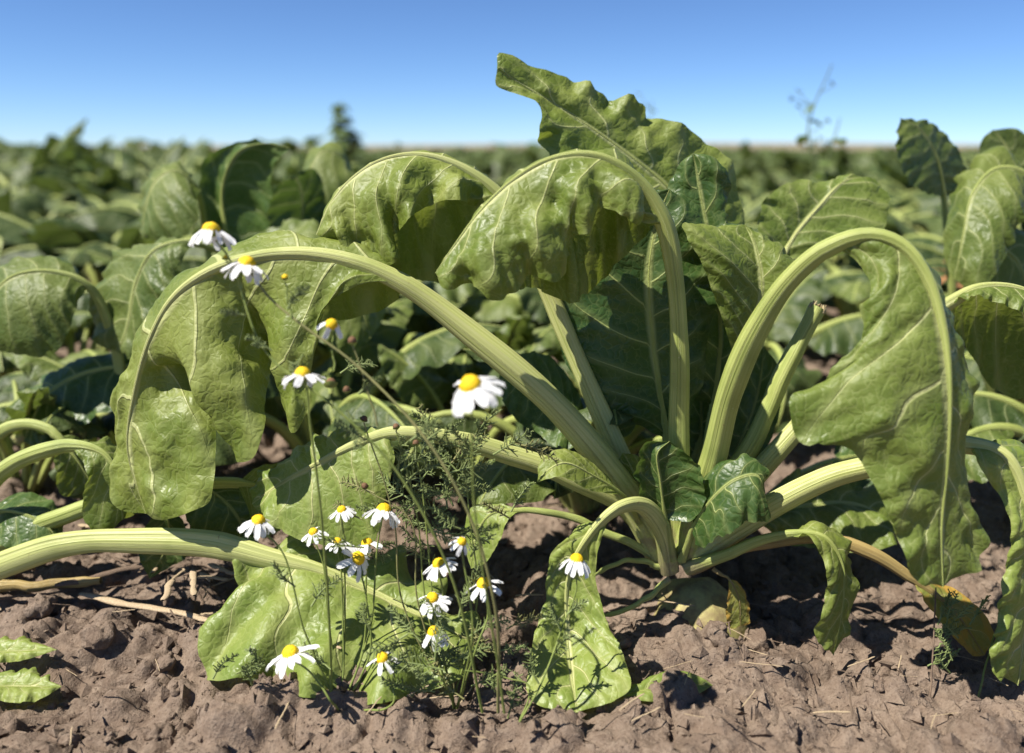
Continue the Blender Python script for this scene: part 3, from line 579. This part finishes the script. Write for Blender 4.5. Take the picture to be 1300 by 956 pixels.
add_leaf(pd, [(285,525,1.2),(310,430,1.18),(330,360,1.16),(390,300,1.15),(420,330,1.14)], 1, [(340,420,1.14),(380,400,1.12),(415,370,1.12)], [(300,340,1.2),(340,290,1.2),(400,280,1.18)], pw=(18,16,12,4), mat='mid', seed=60, nu=50, nv=10)
pe = thing('sugar_beet', 'sugar beet with a pointed upright leaf above its large hanging ones', 'sugar beet', at(1260, 520, 1.15))
add_leaf(pe, [(1230,520,1.15),(1212,420,1.15),(1205,330,1.15),(1198,250,1.15),(1190,200,1.14),(1170,165,1.13),(1143,150,1.12)], 3,
  [(1175,245,1.12),(1148,225,1.1),(1140,190,1.1)], [(1225,245,1.17),(1225,205,1.17),(1185,158,1.15)], pw=(22,20,14,4), mat='mid', seed=61, nu=50, nv=10)
add_leaf(pe, [(1280,520,1.1),(1320,400,1.08),(1330,290,1.06),(1305,225,1.05),(1265,215,1.04),(1235,245,1.02),(1222,300,1.0),(1212,355,1.0)], 3,
  [(1300,270,1.0),(1280,320,.98),(1240,370,.97)], [(1270,190,1.08),(1225,215,1.07),(1200,280,1.04),(1200,335,1.02)], pw=(24,22,18,5), mat='mid', bulge_a=(0,-.02,.02), bulge_b=(0,0,.02), seed=62, nu=60, nv=12)
add_leaf(pe, [(1270,525,1.1),(1240,430,1.08),(1230,350,1.06),(1250,310,1.04),(1290,330,1.02),(1310,400,1.0)], 2, [(1230,380,1.02),(1260,430,1.0),(1300,430,.99)], [(1250,290,1.08),(1300,290,1.07),(1340,360,1.04)], pw=(24,22,18,5), mat='mid', bulge_b=(0,0,.02), seed=63, nu=50, nv=10)
add_leaf(pe, [(1280,525,1.12),(1290,380,1.15),(1290,260,1.17),(1280,190,1.18),(1260,165,1.18)], 2, [(1260,290,1.15),(1245,220,1.16),(1245,180,1.17)], [(1330,290,1.17),(1330,220,1.18),(1295,165,1.18)], pw=(22,20,14,4), mat='mid', seed=64, nu=50, nv=10)
add_leaf(pe, [(1250,525,1.15),(1180,470,1.15),(1150,420,1.15),(1120,440,1.13),(1100,480,1.12)], 2, [(1140,460,1.1),(1110,490,1.1)], [(1130,410,1.17),(1090,440,1.15)], pw=(18,16,12,4), mat='mid', seed=65, nu=40, nv=8)

# ------------------------------------------------------------------ the rest of the field
def random_beet(seed, nleaf=11, nu=26, nv=5, hi=False):
    g = np.random.default_rng(seed); out = []
    a0 = g.uniform(0, 6.28)
    for k in range(nleaf):
        az = a0 + k * 2.399 + g.normal(0, .15); inner = k / nleaf
        th = math.radians(g.uniform(48, 66) + 24 * inner); Lp = g.uniform(.17, .25) * (1.0 if inner < .7 else .8); Lb = g.uniform(.15, .22)
        droop = math.radians(g.uniform(95, 165) * (1 - .75 * max(0, inner - .45) / .55)); n = 40
        s = np.linspace(0, 1, n); k0 = Lp / (Lp + Lb)
        bend = np.clip((s - k0 * 0.45) / (1 - k0 * 0.45), 0, 1) ** 1.25
        ang = th - droop * bend; ds = (Lp + Lb) / n
        r = np.cumsum(np.cos(ang)) * ds; z = np.cumsum(np.sin(ang)) * ds
        sw = g.normal(0, .25) * s ** 2 * .2
        er = np.array((math.cos(az), math.sin(az), 0)); en = np.array((-math.sin(az), math.cos(az), 0))
        C = er[None] * (r[:, None] + .012) + en[None] * sw[:, None] + np.array((0, 0, 1.0))[None] * z[:, None]
        if C[:, 2].min() < -0.01: C[:, 2] = np.maximum(C[:, 2], -.01 + .012 * s)
        kb = int(k0 * n); Mid = C[kb:]; u = np.linspace(0, 1, len(Mid))
        prof = np.clip(np.sin(math.pi * u ** .75), 0, 1) ** .8
        w = g.uniform(.055, .085); dl = math.radians(g.uniform(20, 70)) * (1 - .6 * inner)
        T = unit(np.gradient(Mid, axis=0)); dn = unit(np.cross(T, en[None])); dn *= np.where(dn[:, 2:3] > 0, -1, 1)
        dn = dn * .4 + np.array((0, 0, -.6))
        A = Mid + (en * math.cos(dl) + dn * math.sin(dl)) * (w * prof)[:, None]
        B = Mid + (-en * math.cos(dl) + dn * math.sin(dl)) * (w * prof)[:, None]
        V, Fc, U = blade_mesh('leaf', Mid, A, B, None, bulge_a=(0, 0, .012), bulge_b=(0, 0, .012), nu=nu, nv=nv, ruffle=.007, rf=g.uniform(4, 8), pleat=.006, wrinkle=.006, seed=seed * 13 + k, tatter=.07)
        Cp = spline(C[::3], 22); rp = np.interp(np.linspace(0, 1, 22), [0, k0, 1], [.012, .008, .0012])
        out.append(((V, Fc, U), tube(Cp, rp, 8, flat=.75, cap=False)))
    return out
VAR = []
for sd in range(8):
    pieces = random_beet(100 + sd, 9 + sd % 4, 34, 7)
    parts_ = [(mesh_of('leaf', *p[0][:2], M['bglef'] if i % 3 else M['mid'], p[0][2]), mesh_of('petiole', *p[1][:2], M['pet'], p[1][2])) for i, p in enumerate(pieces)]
    VAR.append(parts_)
JOIN = []
for sd in range(8):
    pieces = random_beet(200 + sd, 10, 16, 3); b = Bag()
    nlf = 0
    for p in pieces: b.add(*p[0]); nlf += len(p[0][1])
    for p in pieces: b.add(*p[1])
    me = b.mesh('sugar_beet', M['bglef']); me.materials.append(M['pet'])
    mi = np.zeros(len(me.polygons), np.int32); mi[nlf:] = 1; me.polygons.foreach_set('material_index', mi); JOIN.append(me)

g = np.random.default_rng(77); row = 0; Yr = 1.08; cnt = 0
near_lab = 'wilted sugar beet in the rows just behind the large wilted beet'
mid_lab = 'sugar beet plant in the blurred crowded rows of the field beyond'
while Yr < 7.0 and cnt < 297:
    half = 0.64 * Yr + 0.25; x = -half + g.uniform(0, .25)
    while x < half and cnt < 297:
        y = Yr + g.normal(0, .05); xx = x + g.normal(0, .03)
        px = CX + F * xx / y
        tall = (1.30 if y > 2.2 else 1.12) + (.24 if y > 2.2 else .04) * math.exp(-((px - 80) / 260) ** 2) + .10 * math.exp(-((px - 1260) / 130) ** 2) - .16 * math.exp(-((px - 900) / 260) ** 2) - .12 * math.exp(-((px - 600) / 150) ** 2)
        sc = float(tall * g.uniform(.80, 1.02) * (0.93 if y > 2.2 else 1.0)); rz = g.uniform(0, 6.28)
        if y < 3.3 and px < 170: sc *= .80
        if y > 3.3 and (px < 430 or px > 1120) and g.random() < .3: sc *= 1.22
        loc = (xx, y, -.045)
        if y < 2.15:
            if not (y < 1.5 and (abs(px - 1050) < 95)) and not (row == 0 and 960 < px < 1140):
                if row == 0: sc *= .82
                t = thing('sugar_beet', near_lab, 'sugar beet', loc, 'sugar beets in the rows just behind')
                t.rotation_euler = (0, 0, rz); t.scale = (sc, sc, sc)
                for lm, pm in VAR[int(g.integers(0, 8))]:
                    l = part('leaf', lm, t); part('petiole', pm, l)
                cnt += 1
        else:
            t = thing('sugar_beet', mid_lab, 'sugar beet', loc, 'sugar beets of the field beyond', mesh=JOIN[int(g.integers(0, 8))])
            t.rotation_euler = (0, 0, rz); t.scale = (sc * 1.15, sc * 1.15, sc * 1.08); cnt += 1
        x += g.uniform(.22, .32) * (.8 if y < 1.7 else 1)
    Yr += .34 + .035 * row; row += 1
Y_END = Yr

def far_field():
    g = np.random.default_rng(5); b = Bag()
    zones = [(Y_END - .2, 13, 7.0, 1.0), (13, 30, 1.9, 1.25), (30, 70, .40, 1.9), (70, 150, .10, 3.0)]
    for y0, y1, dens, wide in zones:
        n = int(0.66 * (y1 * y1 - y0 * y0) * dens)
        y = np.sqrt(g.uniform(y0 * y0, y1 * y1, n)); x = g.uniform(-.66, .66, n) * y
        for xi, yi in zip(x, y):
            s = g.uniform(.72, 1.0) if g.random() > .06 else g.uniform(1.0, 1.2)
            px = CX + F * xi / yi
            s *= 1.0 + .14 * math.exp(-((px - 60) / 250) ** 2) - .03 * math.exp(-((px - 900) / 300) ** 2)
            kk = 8; az = g.uniform(0, 6.28, kk); L = g.uniform(.15, .24, kk) * s; h = g.uniform(.26, .45, kk) * s; w = g.uniform(.045, .075, kk) * s * wide; dr = g.uniform(-.10, .10, kk) * s
            e = np.stack([np.cos(az), np.sin(az), az * 0], 1); nrm = np.stack([-np.sin(az), np.cos(az), az * 0], 1)
            V = []
            for q, (f, ww, zz) in enumerate(((.1, .15, -.05), (.45, 1, .03), (.8, .85, .0), (1.05, .1, -.04))):
                c = e * (L * f * wide)[:, None] + np.array((xi, yi, -.05)); c[:, 2] += h + zz * s + dr * f * f * 1.5
                dz = np.array((0, 0, -.03 * s * ww))
                V += [c + nrm * (w * ww)[:, None] + dz, c, c - nrm * (w * ww)[:, None] + dz]
            V = np.stack(V, 1).reshape(-1, 3)
            fc = np.concatenate([grid_faces(4, 3, off=12 * q) for q in range(kk)])
            U = np.tile(np.stack([np.repeat(np.arange(4) * .9, 3), np.tile([1., 0, 1.], 4)], 1), (kk, 1))
            b.add(V, fc, U)
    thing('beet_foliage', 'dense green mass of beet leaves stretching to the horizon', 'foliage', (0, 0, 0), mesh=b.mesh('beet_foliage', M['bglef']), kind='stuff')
far_field()

# ------------------------------------------------------------------ weeds standing out of the field
def weed_leaf(base, d, L, w):
    d = unit(np.asarray(d, float)); s = unit(np.cross(d, (0.1, .2, 1))); n = np.cross(s, d); V = []
    for f, ww, zz in ((0, .15, 0), (.3, .9, .05), (.62, 1, -.08), (1, .05, -.45)):
        c = base + d * L * f + n * L * zz; V += [c + s * w * ww - n * w * .2, c, c - s * w * ww - n * w * .2]
    return np.array(V), grid_faces(4, 3)
def tall_weed(px, top, base_py, Y, label, leaves, branch, wide, seed, leafmat='weed', tip=False):
    g = np.random.default_rng(seed); b0 = at(px, 400, Y); b0[2] = -.05; tp = at(px, top, Y); H = tp[2] - b0[2]
    t = thing('tall_weed', label, 'weed', b0, 'weeds standing above the beets')
    sw = g.normal(0, .02, 2)
    C = spline(np.array([(0, 0, 0), (sw[0], 0, H * .4), (sw[1], 0, H * .75), (0.0, 0, H)]), 20)
    part('stem', mesh_of('stem', *tube(C, np.linspace(.006, .0015, 20) * max(1, Y * .35), 6, cap=False)[:2], M['weedstem']), t)
    b = Bag()
    for k in range(leaves):
        f = g.uniform(.25, 1.0); p = C[int(f * 19)]; a = g.uniform(0, 6.28)
        b.add(*weed_leaf(p, (math.cos(a), math.sin(a), g.uniform(-.2, .7)), wide * g.uniform(.6, 1.1) * (1.25 - f * .8), wide * .3))
    if leaves: part('foliage', b.mesh('foliage', M[leafmat]), t)
    for k in range(branch):
        f = g.uniform(.55, .98); p = C[int(f * 19)]; a = g.uniform(0, 6.28); L = H * g.uniform(.05, .13)
        q = p + np.array((math.cos(a) * .8, math.sin(a) * .4, g.uniform(.1, .8))) * L; bb = Bag()
        bb.add(*tube(np.stack([p, (p + q) / 2 + (0, 0, -.004), q]), [.0016, .0014, .001], 5, cap=False)[:2])
        for z in range(3): bb.add(*weed_leaf(q, g.normal(0, 1, 3) + (0, 0, .4), .012, .004))
        part('twig', bb.mesh('twig', M['weedstem']), t)
tall_weed(445, 128, 400, 7.0, 'dense dark bushy weed rising above the beet canopy', 80, 0, .20, 1)
tall_weed(408, 172, 400, 7.2, 'low bushy weed beside the tall dark bushy weed', 60, 0, .16, 2)
tall_weed(1030, 82, 400, 2.3, 'thin bare weed with short side twigs against the sky', 5, 13, .06, 3)
tall_weed(818, 128, 400, 3.0, 'single slender stalk rising behind the tall ruffled leaf', 3, 3, .05, 4)
tall_weed(1045, 150, 400, 2.2, 'short leafy weed at the foot of the thin bare weed', 16, 0, .07, 5)
tall_weed(1185, 215, 400, 1.6, 'rusty seeding weed in front of the upright pointed leaf', 26, 8, .05, 6, 'rust')
tall_weed(122, 170, 400, 3.4, 'bushy weed among the crowded beets opposite the chamomile side', 40, 0, .11, 7)
tall_weed(512, 178, 400, 9.0, 'small pale flowering weed far behind the folded leaf', 24, 0, .10, 8)

# ------------------------------------------------------------------ chamomile
def petal_mesh(seed):
    g = np.random.default_rng(seed); n, m = 8, 5; V = []
    for i in range(n):
        f = i / (n - 1); w = .0019 * (0.55 + .6 * math.sin(math.pi * min(1, f * .62 + .12))) * (1 if f < .85 else 1 - (f - .85) * 2.6)
        for j in range(m):
            y = (j / (m - 1) - .5) * 2
            notch = -.0006 * (1 - abs(y)) if i == n - 1 else 0
            V.append((f * .0118 + notch - .0004 * y * y, y * w, -.0035 * f * f * g.uniform(.7, 1.3) + .00035 * math.cos(y * 7.0)))
    return mesh_of('petal', V, grid_faces(n, m), M['petal'])
PET = [petal_mesh(k) for k in range(5)]
def disc_mesh(name, r, h, mat):
    b = Bag(); prof = [(r * math.cos(a), h * math.sin(a)) for a in np.linspace(-.3, 1.5, 10)] + [(.0001, h)]
    V, Fc = lathe(prof, 22); V = V + unit(V + (0, 0, .002)) * (.00035 * vnoise(V * 1400, 3))[:, None]; b.add(V, Fc)
    return b.mesh(name, M[mat])
DISC = disc_mesh('flower_head', .0052, .0052, 'disc'); BUD = disc_mesh('flower_bud', .0036, .0036, 'disc'); DEAD = disc_mesh('seed_head', .0042, .0046, 'brown')
def calyx():
    V, Fc = lathe([(.0007, -.004), (.002, -.0032), (.0046, -.0018), (.0056, -.0004)], 12); return mesh_of('calyx', V, Fc, M['stem'])
CAL = calyx()
def flower(plant, px, py, Y, size, tilt=(0, 0), droop=25, npet=13, seed=0, span=(0, 1), kind='flower'):
    g = np.random.default_rng(seed); s = size / 45.0 * (Y / .62)
    p = at(px, py, Y) - np.array(plant.location)
    me = {'flower': DISC, 'bud': BUD, 'dead': DEAD}[kind]
    o = part({'flower': 'flower_head', 'bud': 'flower_bud', 'dead': 'seed_head'}[kind], me, plant)
    o.location = p; o.rotation_euler = (math.radians(tilt[0]), math.radians(tilt[1]), g.uniform(0, 6.28)); o.scale = (s, s, s)
    part('calyx', CAL, o)
    if kind == 'flower' or npet:
        for k in range(npet):
            a = (span[0] + (span[1] - span[0]) * (k + g.normal(0, .16)) / npet) * 2 * math.pi
            q = part('petal', PET[int(g.integers(0, 5))], o); q.location = (math.cos(a) * .0047, math.sin(a) * .0047, .0002)
            q.rotation_euler = (g.normal(0, .16), math.radians(droop * .72 + g.normal(0, 14)), a); f = g.uniform(.85, 1.1); q.scale = (f, g.uniform(.9, 1.2), f)
    return p
def stem(plant, path, w=5, mat='stem', name='stem'):
    C = spline(pts(path) - np.array(plant.location), 40)
    C = C + np.stack([vnoise(np.stack([np.linspace(0, 6, 40), np.full(40, w), np.full(40, k + .5)], 1), 2) for k in range(3)], 1) * .0012
    r = np.linspace(1.1, .75, 40) * w * .5 * path[0][2] / F
    V, Fc, U = tube(C, r, 8, cap=False)
    return part(name, mesh_of(name, V, Fc, M[mat], U), plant)
def frond(plant, px, py, Y, ang, L, seed, mat='frond'):
    """one finely divided chamomile leaf"""
    g = np.random.default_rng(seed); b = Bag(); p = at(px, py, Y) - np.array(plant.location)
    d = unit(np.array((math.cos(ang), g.uniform(-.5, .5), math.sin(ang)))); s = unit(np.cross(d, (g.normal(0, .3), 1, g.normal(0, .3))))
    C = spline(np.stack([p, p + d * L * .5 + s * L * .06, p + d * L + s * L * g.uniform(-.2, .2)]), 14); b.add(*tube(C, np.linspace(.0009, .0005, 14), 4, cap=False)[:2])
    for i in range(3, 14):
        for sd in (-1, 1):
            l = L * .24 * (1.1 - abs(i / 13 - .45)) * g.uniform(.6, 1.1); q = C[i] + (d * .6 + s * sd * .8 + g.normal(0, .25, 3)) * l
            b.add(*tube(np.stack([C[i], q]), [.0007, .0004], 3, cap=False)[:2])
            for e in range(2):
                m0 = C[i] + (q - C[i]) * g.uniform(.35, .7); m1 = m0 + (d * g.uniform(.2, 1) + s * sd * g.uniform(-.3, 1) + g.normal(0, .3, 3)) * l * .5
                b.add(*tube(np.stack([m0, m1]), [.0006, .00035], 3, cap=False)[:2])
    part('feathery_leaf', b.mesh('feathery_leaf', M[mat]), plant)

c1 = thing('chamomile', 'tall leaning chamomile with blooms before the limp folded leaf', 'chamomile', at(625, 905, .60), 'chamomile plants')
stem(c1, [(632,905,.60),(628,770,.575),(592,645,.575),(532,545,.585),(452,463,.60),(386,415,.605),(338,376,.612),(316,346,.618)], 4.2, 'drystem')
stem(c1, [(612,905,.60),(572,730,.585),(505,600,.585),(432,522,.59),(386,486,.595),(352,463,.60),(328,432,.605),(312,390,.61),(306,370,.614),(290,330,.618),(272,306,.62)], 4)
stem(c1, [(420,880,.62),(414,720,.605),(402,600,.60),(391,520,.597),(386,482,.597)], 4)
stem(c1, [(370,404,.606),(364,375,.61),(362,356,.612)], 3)
stem(c1, [(424,470,.603),(422,440,.606),(421,418,.608)], 3)
stem(c1, [(308,366,.614),(300,350,.618),(288,330,.62)], 3)
stem(c1, [(480,540,.60),(462,480,.605),(447,436,.61)], 2.5, 'drystem')
flower(c1, 268, 293, .62, 58, (12, -6), 48, 11, 1)
flower(c1, 313, 336, .618, 58, (18, 8), 28, 13, 2)
flower(c1, 384, 475, .597, 52, (-4, 4), 12, 9, 3)
flower(c1, 421, 412, .608, 40, (20, 30), 70, 5, 4)
flower(c1, 362, 352, .612, 30, (0, 0), 0, 0, 5, kind='bud')
flower(c1, 287, 327, .62, 26, (0, 0), 0, 0, 6, kind='bud')
flower(c1, 447, 433, .61, 36, (0, 0), 0, 0, 7, kind='dead')
flower(c1, 420, 487, .61, 44, (10, 40), 0, 0, 8, kind='dead')
flower(c1, 440, 495, .61, 30, (0, 0), 0, 0, 9, kind='dead')
for k, (x, y, a, L) in enumerate([(365,392,.9,.022),(345,445,2.4,.02),(385,450,-2.2,.025),(440,520,-1.2,.03),(470,560,2.6,.03),(455,500,.6,.02),(310,400,2.7,.016),(520,560,.5,.025)]): frond(c1, x, y, .602, a, L, 300 + k)
c2 = thing('chamomile', 'single blurred chamomile bloom on a thin stem before the long low stalk', 'chamomile', at(640, 905, .565), 'chamomile plants')
stem(c2, [(640,905,.565),(622,780,.55),(602,640,.54),(598,560,.535),(598,505,.535)], 3.5)
flower(c2, 598, 490, .535, 78, (18, -14), 38, 13, 10)
c3 = thing('chamomile', 'chamomile with clustered small blooms over the bright spread leaf', 'chamomile', at(430, 900, .625), 'chamomile plants')
for k, (x, y, Y, s, tl, dr, n, bx) in enumerate([(328,662,.635,50,(8,4),58,12,388),(434,648,.66,34,(12,0),25,12,438),(487,648,.655,52,(22,10),35,13,470),(398,676,.66,34,(10,10),30,10,420),(428,688,.655,32,(10,0),25,11,436),
      (454,709,.645,52,(55,12),8,10,470),(466,690,.66,40,(10,10),30,10,462),(369,830,.60,62,(14,-4),22,12,420),(486,836,.61,46,(14,0),40,6,500)]):
    stem(c3, [(430,905,.62),(bx,(y+905)/2+20,Y-.012),((bx+x)/2,y+40 if y<800 else y+25,Y-.003),(x,y+4,Y)], 3.2)
    flower(c3, x, y, Y, s, tl, dr, n, 20 + k)
for k, (x, y, a, L) in enumerate([(395,770,.8,.03),(375,745,2.2,.028),(300,855,.5,.03),(420,850,2.5,.03),(470,800,1.8,.025),(345,850,2.2,.028),(270,862,.9,.025),(320,870,1.4,.03)]): frond(c3, x, y, .615, a, L, 330 + k)
c4 = thing('chamomile', 'bushy chamomile with feathery leaves and brown seed heads beside the beet', 'chamomile', at(575, 900, .63), 'chamomile plants')
for k, (x, y, Y, s, tl, dr, n, bx) in enumerate([(557,716,.64,46,(20,6),28,15,560),(549,760,.635,46,(16,-6),40,13,556),(614,742,.62,50,(8,6),28,7,604),(551,803,.62,48,(16,4),48,10,560),(586,688,.60,34,(30,0),40,8,600)]):
    stem(c4, [(578,905,.625),(bx,(y+905)/2,Y-.01),(x+4,y+40,Y-.002),(x,y+4,Y)], 3.2); flower(c4, x, y, Y, s, tl, dr, n, 40 + k)
for k, (x, y, bx) in enumerate([(503,545,530),(463,620,520),(588,580,596),(462,535,500),(528,566,540)]):
    stem(c4, [(572,900,.64),(bx+10,760,.655),(bx,660,.66),(x,y,.665)], 2.6, 'drystem' if k % 2 else 'stem'); flower(c4, x, y-3, .665, 28, (g.uniform(-20, 20), g.uniform(-30, 30)), 0, 0, 60 + k, kind='dead')
gg = np.random.default_rng(9)
for k in range(80):
    if k < 52: x, y, Y = gg.normal(560, 48), gg.normal(622, 52), gg.uniform(.64, .69)
    else: x, y, Y = gg.normal(570, 45), gg.normal(835, 30), gg.uniform(.60, .64)
    frond(c4, x, y, Y, gg.uniform(-.4, 3.4), gg.uniform(.022, .042), 360 + k, 'drystem' if k % 7 == 3 else 'frond')
c5 = thing('chamomile', 'lone chamomile bloom in front of the pale folded leaf', 'chamomile', at(668, 910, .595), 'chamomile plants')
stem(c5, [(660,915,.59),(690,860,.60),(712,800,.615),(730,750,.625),(732,722,.628)], 3)
stem(c5, [(660,915,.59),(672,870,.60),(640,860,.60),(590,850,.60)], 2.5)
flower(c5, 732, 711, .628, 48, (14, 0), 55, 12, 70)
for k, (x, y, a, L) in enumerate([(712,800,2.0,.022),(700,835,1.0,.03),(684,868,1.9,.03),(720,780,.6,.02)]): frond(c5, x, y, .612, a, L, 420 + k)
wg = thing('feathery_weed', 'dark feathery weed sprouting in the shade under the big limp leaf', 'weed', at(1195, 860, .67))
stem(wg, [(1180,890,.65),(1186,800,.67),(1188,745,.68)], 2.5, 'strawdk'); stem(wg, [(1240,890,.64),(1255,830,.66),(1275,770,.68)], 2.8, 'stem')
for k in range(9): frond(wg, gg.uniform(1175, 1240), gg.uniform(790, 860), .66, gg.uniform(.2, 2.9), .03, 440 + k)

# ------------------------------------------------------------------ clods, straw and crumbs on the soil
def clod_mesh(seed):
    import bmesh
    bm = bmesh.new(); bmesh.ops.create_icosphere(bm, subdivisions=4, radius=1.0)
    V = np.array([v.co[:] for v in bm.verts]); Fc = np.array([[v.index for v in f.verts] for f in bm.faces]); bm.free()
    g = np.random.default_rng(seed); V = V * (1, g.uniform(.7, 1), g.uniform(.55, .8))
    n = unit(V); V = V + n * (.32 * fbm(V * 1.3 + seed, 3, 2) + .10 * fbm(V * 4.5 + seed, 5, 3))[:, None]
    for k in range(5):
        d = unit(g.normal(0, 1, 3)); h = V @ d; V = V - np.clip(h - g.uniform(.5, .75), 0, 1)[:, None] * d * .8
    return mesh_of('soil_clod', V, Fc, M['soil'])
CLOD = [clod_mesh(k) for k in range(8)]
def ground_at(px, py):
    x = (px - CX) / F; y = (CY - py) / F; sp, cp = math.sin(PITCH), math.cos(PITCH); d = np.array((x, cp + y * sp, -sp + y * cp))
    return np.array((0, 0, CAMZ)) + d * ((-.042 - CAMZ) / d[2])
g = np.random.default_rng(55)
spots = [(55,790,26),(80,775,18),(130,820,30),(210,838,22),(165,770,16),(690,640,20),(715,632,16),(660,660,18),(735,665,14),(700,690,22),(660,720,18),(640,690,14),(790,815,26),(905,830,24),(960,815,30),(1000,800,16),(920,840,20),(980,760,20),(1100,770,16),(1125,830,16),(1250,690,18),(1255,740,14),(900,790,14),(1010,880,18),(1000,930,24),(900,935,28),(200,915,26),(90,930,24),(650,840,18)]
for k in range(150): spots.append((g.uniform(-20, 1320), g.uniform(690, 950), g.uniform(4, 12)))
for x, y, r in spots:
    if 770 < x < 915 and y > 840: continue
    p = ground_at(x, y); s = r / F * p[1] * .8
    o = thing('soil_clod', 'large rough clod of dry brown soil on the bare ground' if r > 13 else 'small crumbly lump of dry brown soil on the bare ground', 'soil clod', (p[0], p[1], gz(p[0], p[1]) + s * .12), 'large clods on the bare soil' if r > 13 else 'small lumps on the bare soil', mesh=CLOD[int(g.integers(0, 8))])
    o.scale = (s, s, s); o.rotation_euler = (g.normal(0, .3), g.normal(0, .3), g.uniform(0, 6.28))

def straw_mesh(seed, flat):
    g = np.random.default_rng(seed); n = 14; t = np.linspace(-.5, .5, n)
    C = np.stack([t, .014 * np.sin(t * g.uniform(3, 8) + seed), .010 * np.cos(t * g.uniform(3, 7) + seed)], 1)
    V, Fc, U = tube(C, .03 * (1 + .25 * vnoise(np.stack([t * 9, t * 0, t * 0 + seed], 1), 3)) * np.interp(t, [-.5, -.46, .46, .5], [.5, 1, 1, .5]), 9, flat=1.0, cap=False)
    V[:, 2] *= flat; V = V + .006 * np.stack([fbm(V * 9 + seed, 1, 2)] * 3, 1)
    return V, Fc, U
SM = [[mesh_of('straw', *straw_mesh(k, .5)[:2], M['straw' if mm == 0 else 'strawdk']) for k in range(4)] for mm in (0, 1)]
def straw(px, py, Lpx, ang, wid, dk=0, name='straw', label='short broken pale straw lying on the soil', cat='straw', group='pale bits of straw on the soil', tilt=0.0, up=0.002):
    p = ground_at(px, py); L = Lpx / F * p[1]
    if dk and label.startswith('short broken'): label, group = 'short dark weathered straw lying on the soil', 'dark bits of straw on the soil'
    o = thing(name, label, cat, (p[0], p[1], gz(p[0], p[1]) + up + .5 * wid * .03), group, mesh=SM[dk][int(g.integers(0, 4))])
    o.scale = (L, L * wid, L * wid); o.rotation_euler = (g.normal(0, .2), tilt, ang)
straw(185, 790, 230, -.32, .75, 0, 'dry_stalk', 'long pale split stalk lying across the soil under the low stalks', 'stalk', None, up=.010)
straw(222, 766, 80, -1.0, 8.0, 0, 'wood_chip', 'broad weathered plant chip standing on edge in the litter', 'chip', None, tilt=.6, up=.03)
straw(40, 770, 120, .25, .8, 1, 'dry_stalk', 'dark reddish dry stalk half buried near the pale split stalk', 'stalk', None, up=.004)
straw(130, 762, 110, .5, 1.2, 1, 'dry_stalk', 'grey-brown twisted dry stalk beside the weathered chip', 'stalk', None, up=.008)
straw(672, 783, 40, .05, 1.6, 0, 'straw', 'short orange-tan straw beside the pale folded leaf', 'straw', None, up=.004)
straw(595, 690, 50, .6, .9, 0, 'straw', 'pale straw stuck in the soil near the narrow small leaf', 'straw', None, tilt=.4, up=.008)
for x, y, L, a, w, d in [(250,790,50,.8,1,1),(265,760,45,-.8,1,1),(285,740,60,1.2,.9,1),(240,735,40,.3,1,1),(300,725,55,1.3,1,0),(270,805,40,-.2,1,1),(205,755,35,.4,1.2,1),(160,800,30,.2,1,0),(150,725,20,.1,1.6,0),(940,840,80,-.5,.5,0),(930,820,60,-.9,.6,0),(990,850,60,.2,.6,1),(1010,835,70,.9,.5,1),(1030,850,50,1.4,.6,1),(965,862,60,-.2,.6,0),(1015,800,50,-.7,.7,1),(905,800,50,-.8,.6,0),(1130,780,40,.5,.7,1),(1230,700,60,-.4,.7,1),(1215,660,50,.2,.8,1),(705,650,40,.4,.7,0),(860,860,50,.4,.6,0),(1080,850,50,-.3,.6,1),(330,760,30,.3,1,1),(90,850,30,-.6,.8,0),(200,845,34,-1.0,.7,0)]:
    straw(x, y, L, a, w * .8, d)
for k in range(46): straw(g.normal(235, 42), g.normal(762, 24), g.uniform(25, 60), g.uniform(-1.6, 1.6), g.uniform(1.2, 3.0), int(g.random() < .65), tilt=g.normal(0, .25), up=g.uniform(.002, .014))
for k in range(110): straw(g.uniform(-10, 1310), g.uniform(700, 950), g.uniform(18, 60), g.uniform(-1.6, 1.6), g.uniform(.5, 1.1), int(g.random() < .5))

def crumbs():
    g = np.random.default_rng(3); b = Bag(); n = 15000
    x = g.uniform(-.75, .75, n); y = .5 + .75 * g.random(n) ** 1.3; z = ground_height(x, y); s = .0011 + .0065 * g.random(n) ** 5
    oc = np.array([(1,0,0),(0,1,0),(-1,0,0),(0,-1,0),(0,0,.8),(0,0,-.8)], float); of = np.array([(0,1,4,4),(1,2,4,4),(2,3,4,4),(3,0,4,4),(1,0,5,5),(2,1,5,5),(3,2,5,5),(0,3,5,5)])
    V = oc[None] * (1 + .45 * g.normal(0, 1, (n, 6, 1))) * s[:, None, None] + g.normal(0, .3, (n, 6, 3)) * s[:, None, None] + np.stack([x, y, z], 1)[:, None]
    Fc = (of[None, :, :3] + (np.arange(n) * 6)[:, None, None]).reshape(-1, 3)
    me = mesh_of('soil_crumbs', V.reshape(-1, 3), Fc, M['soil'], None, False)
    thing('soil_crumbs', 'fine crumbs of dry brown soil scattered over the ground', 'soil', (0, 0, 0), mesh=me, kind='stuff')
crumbs()
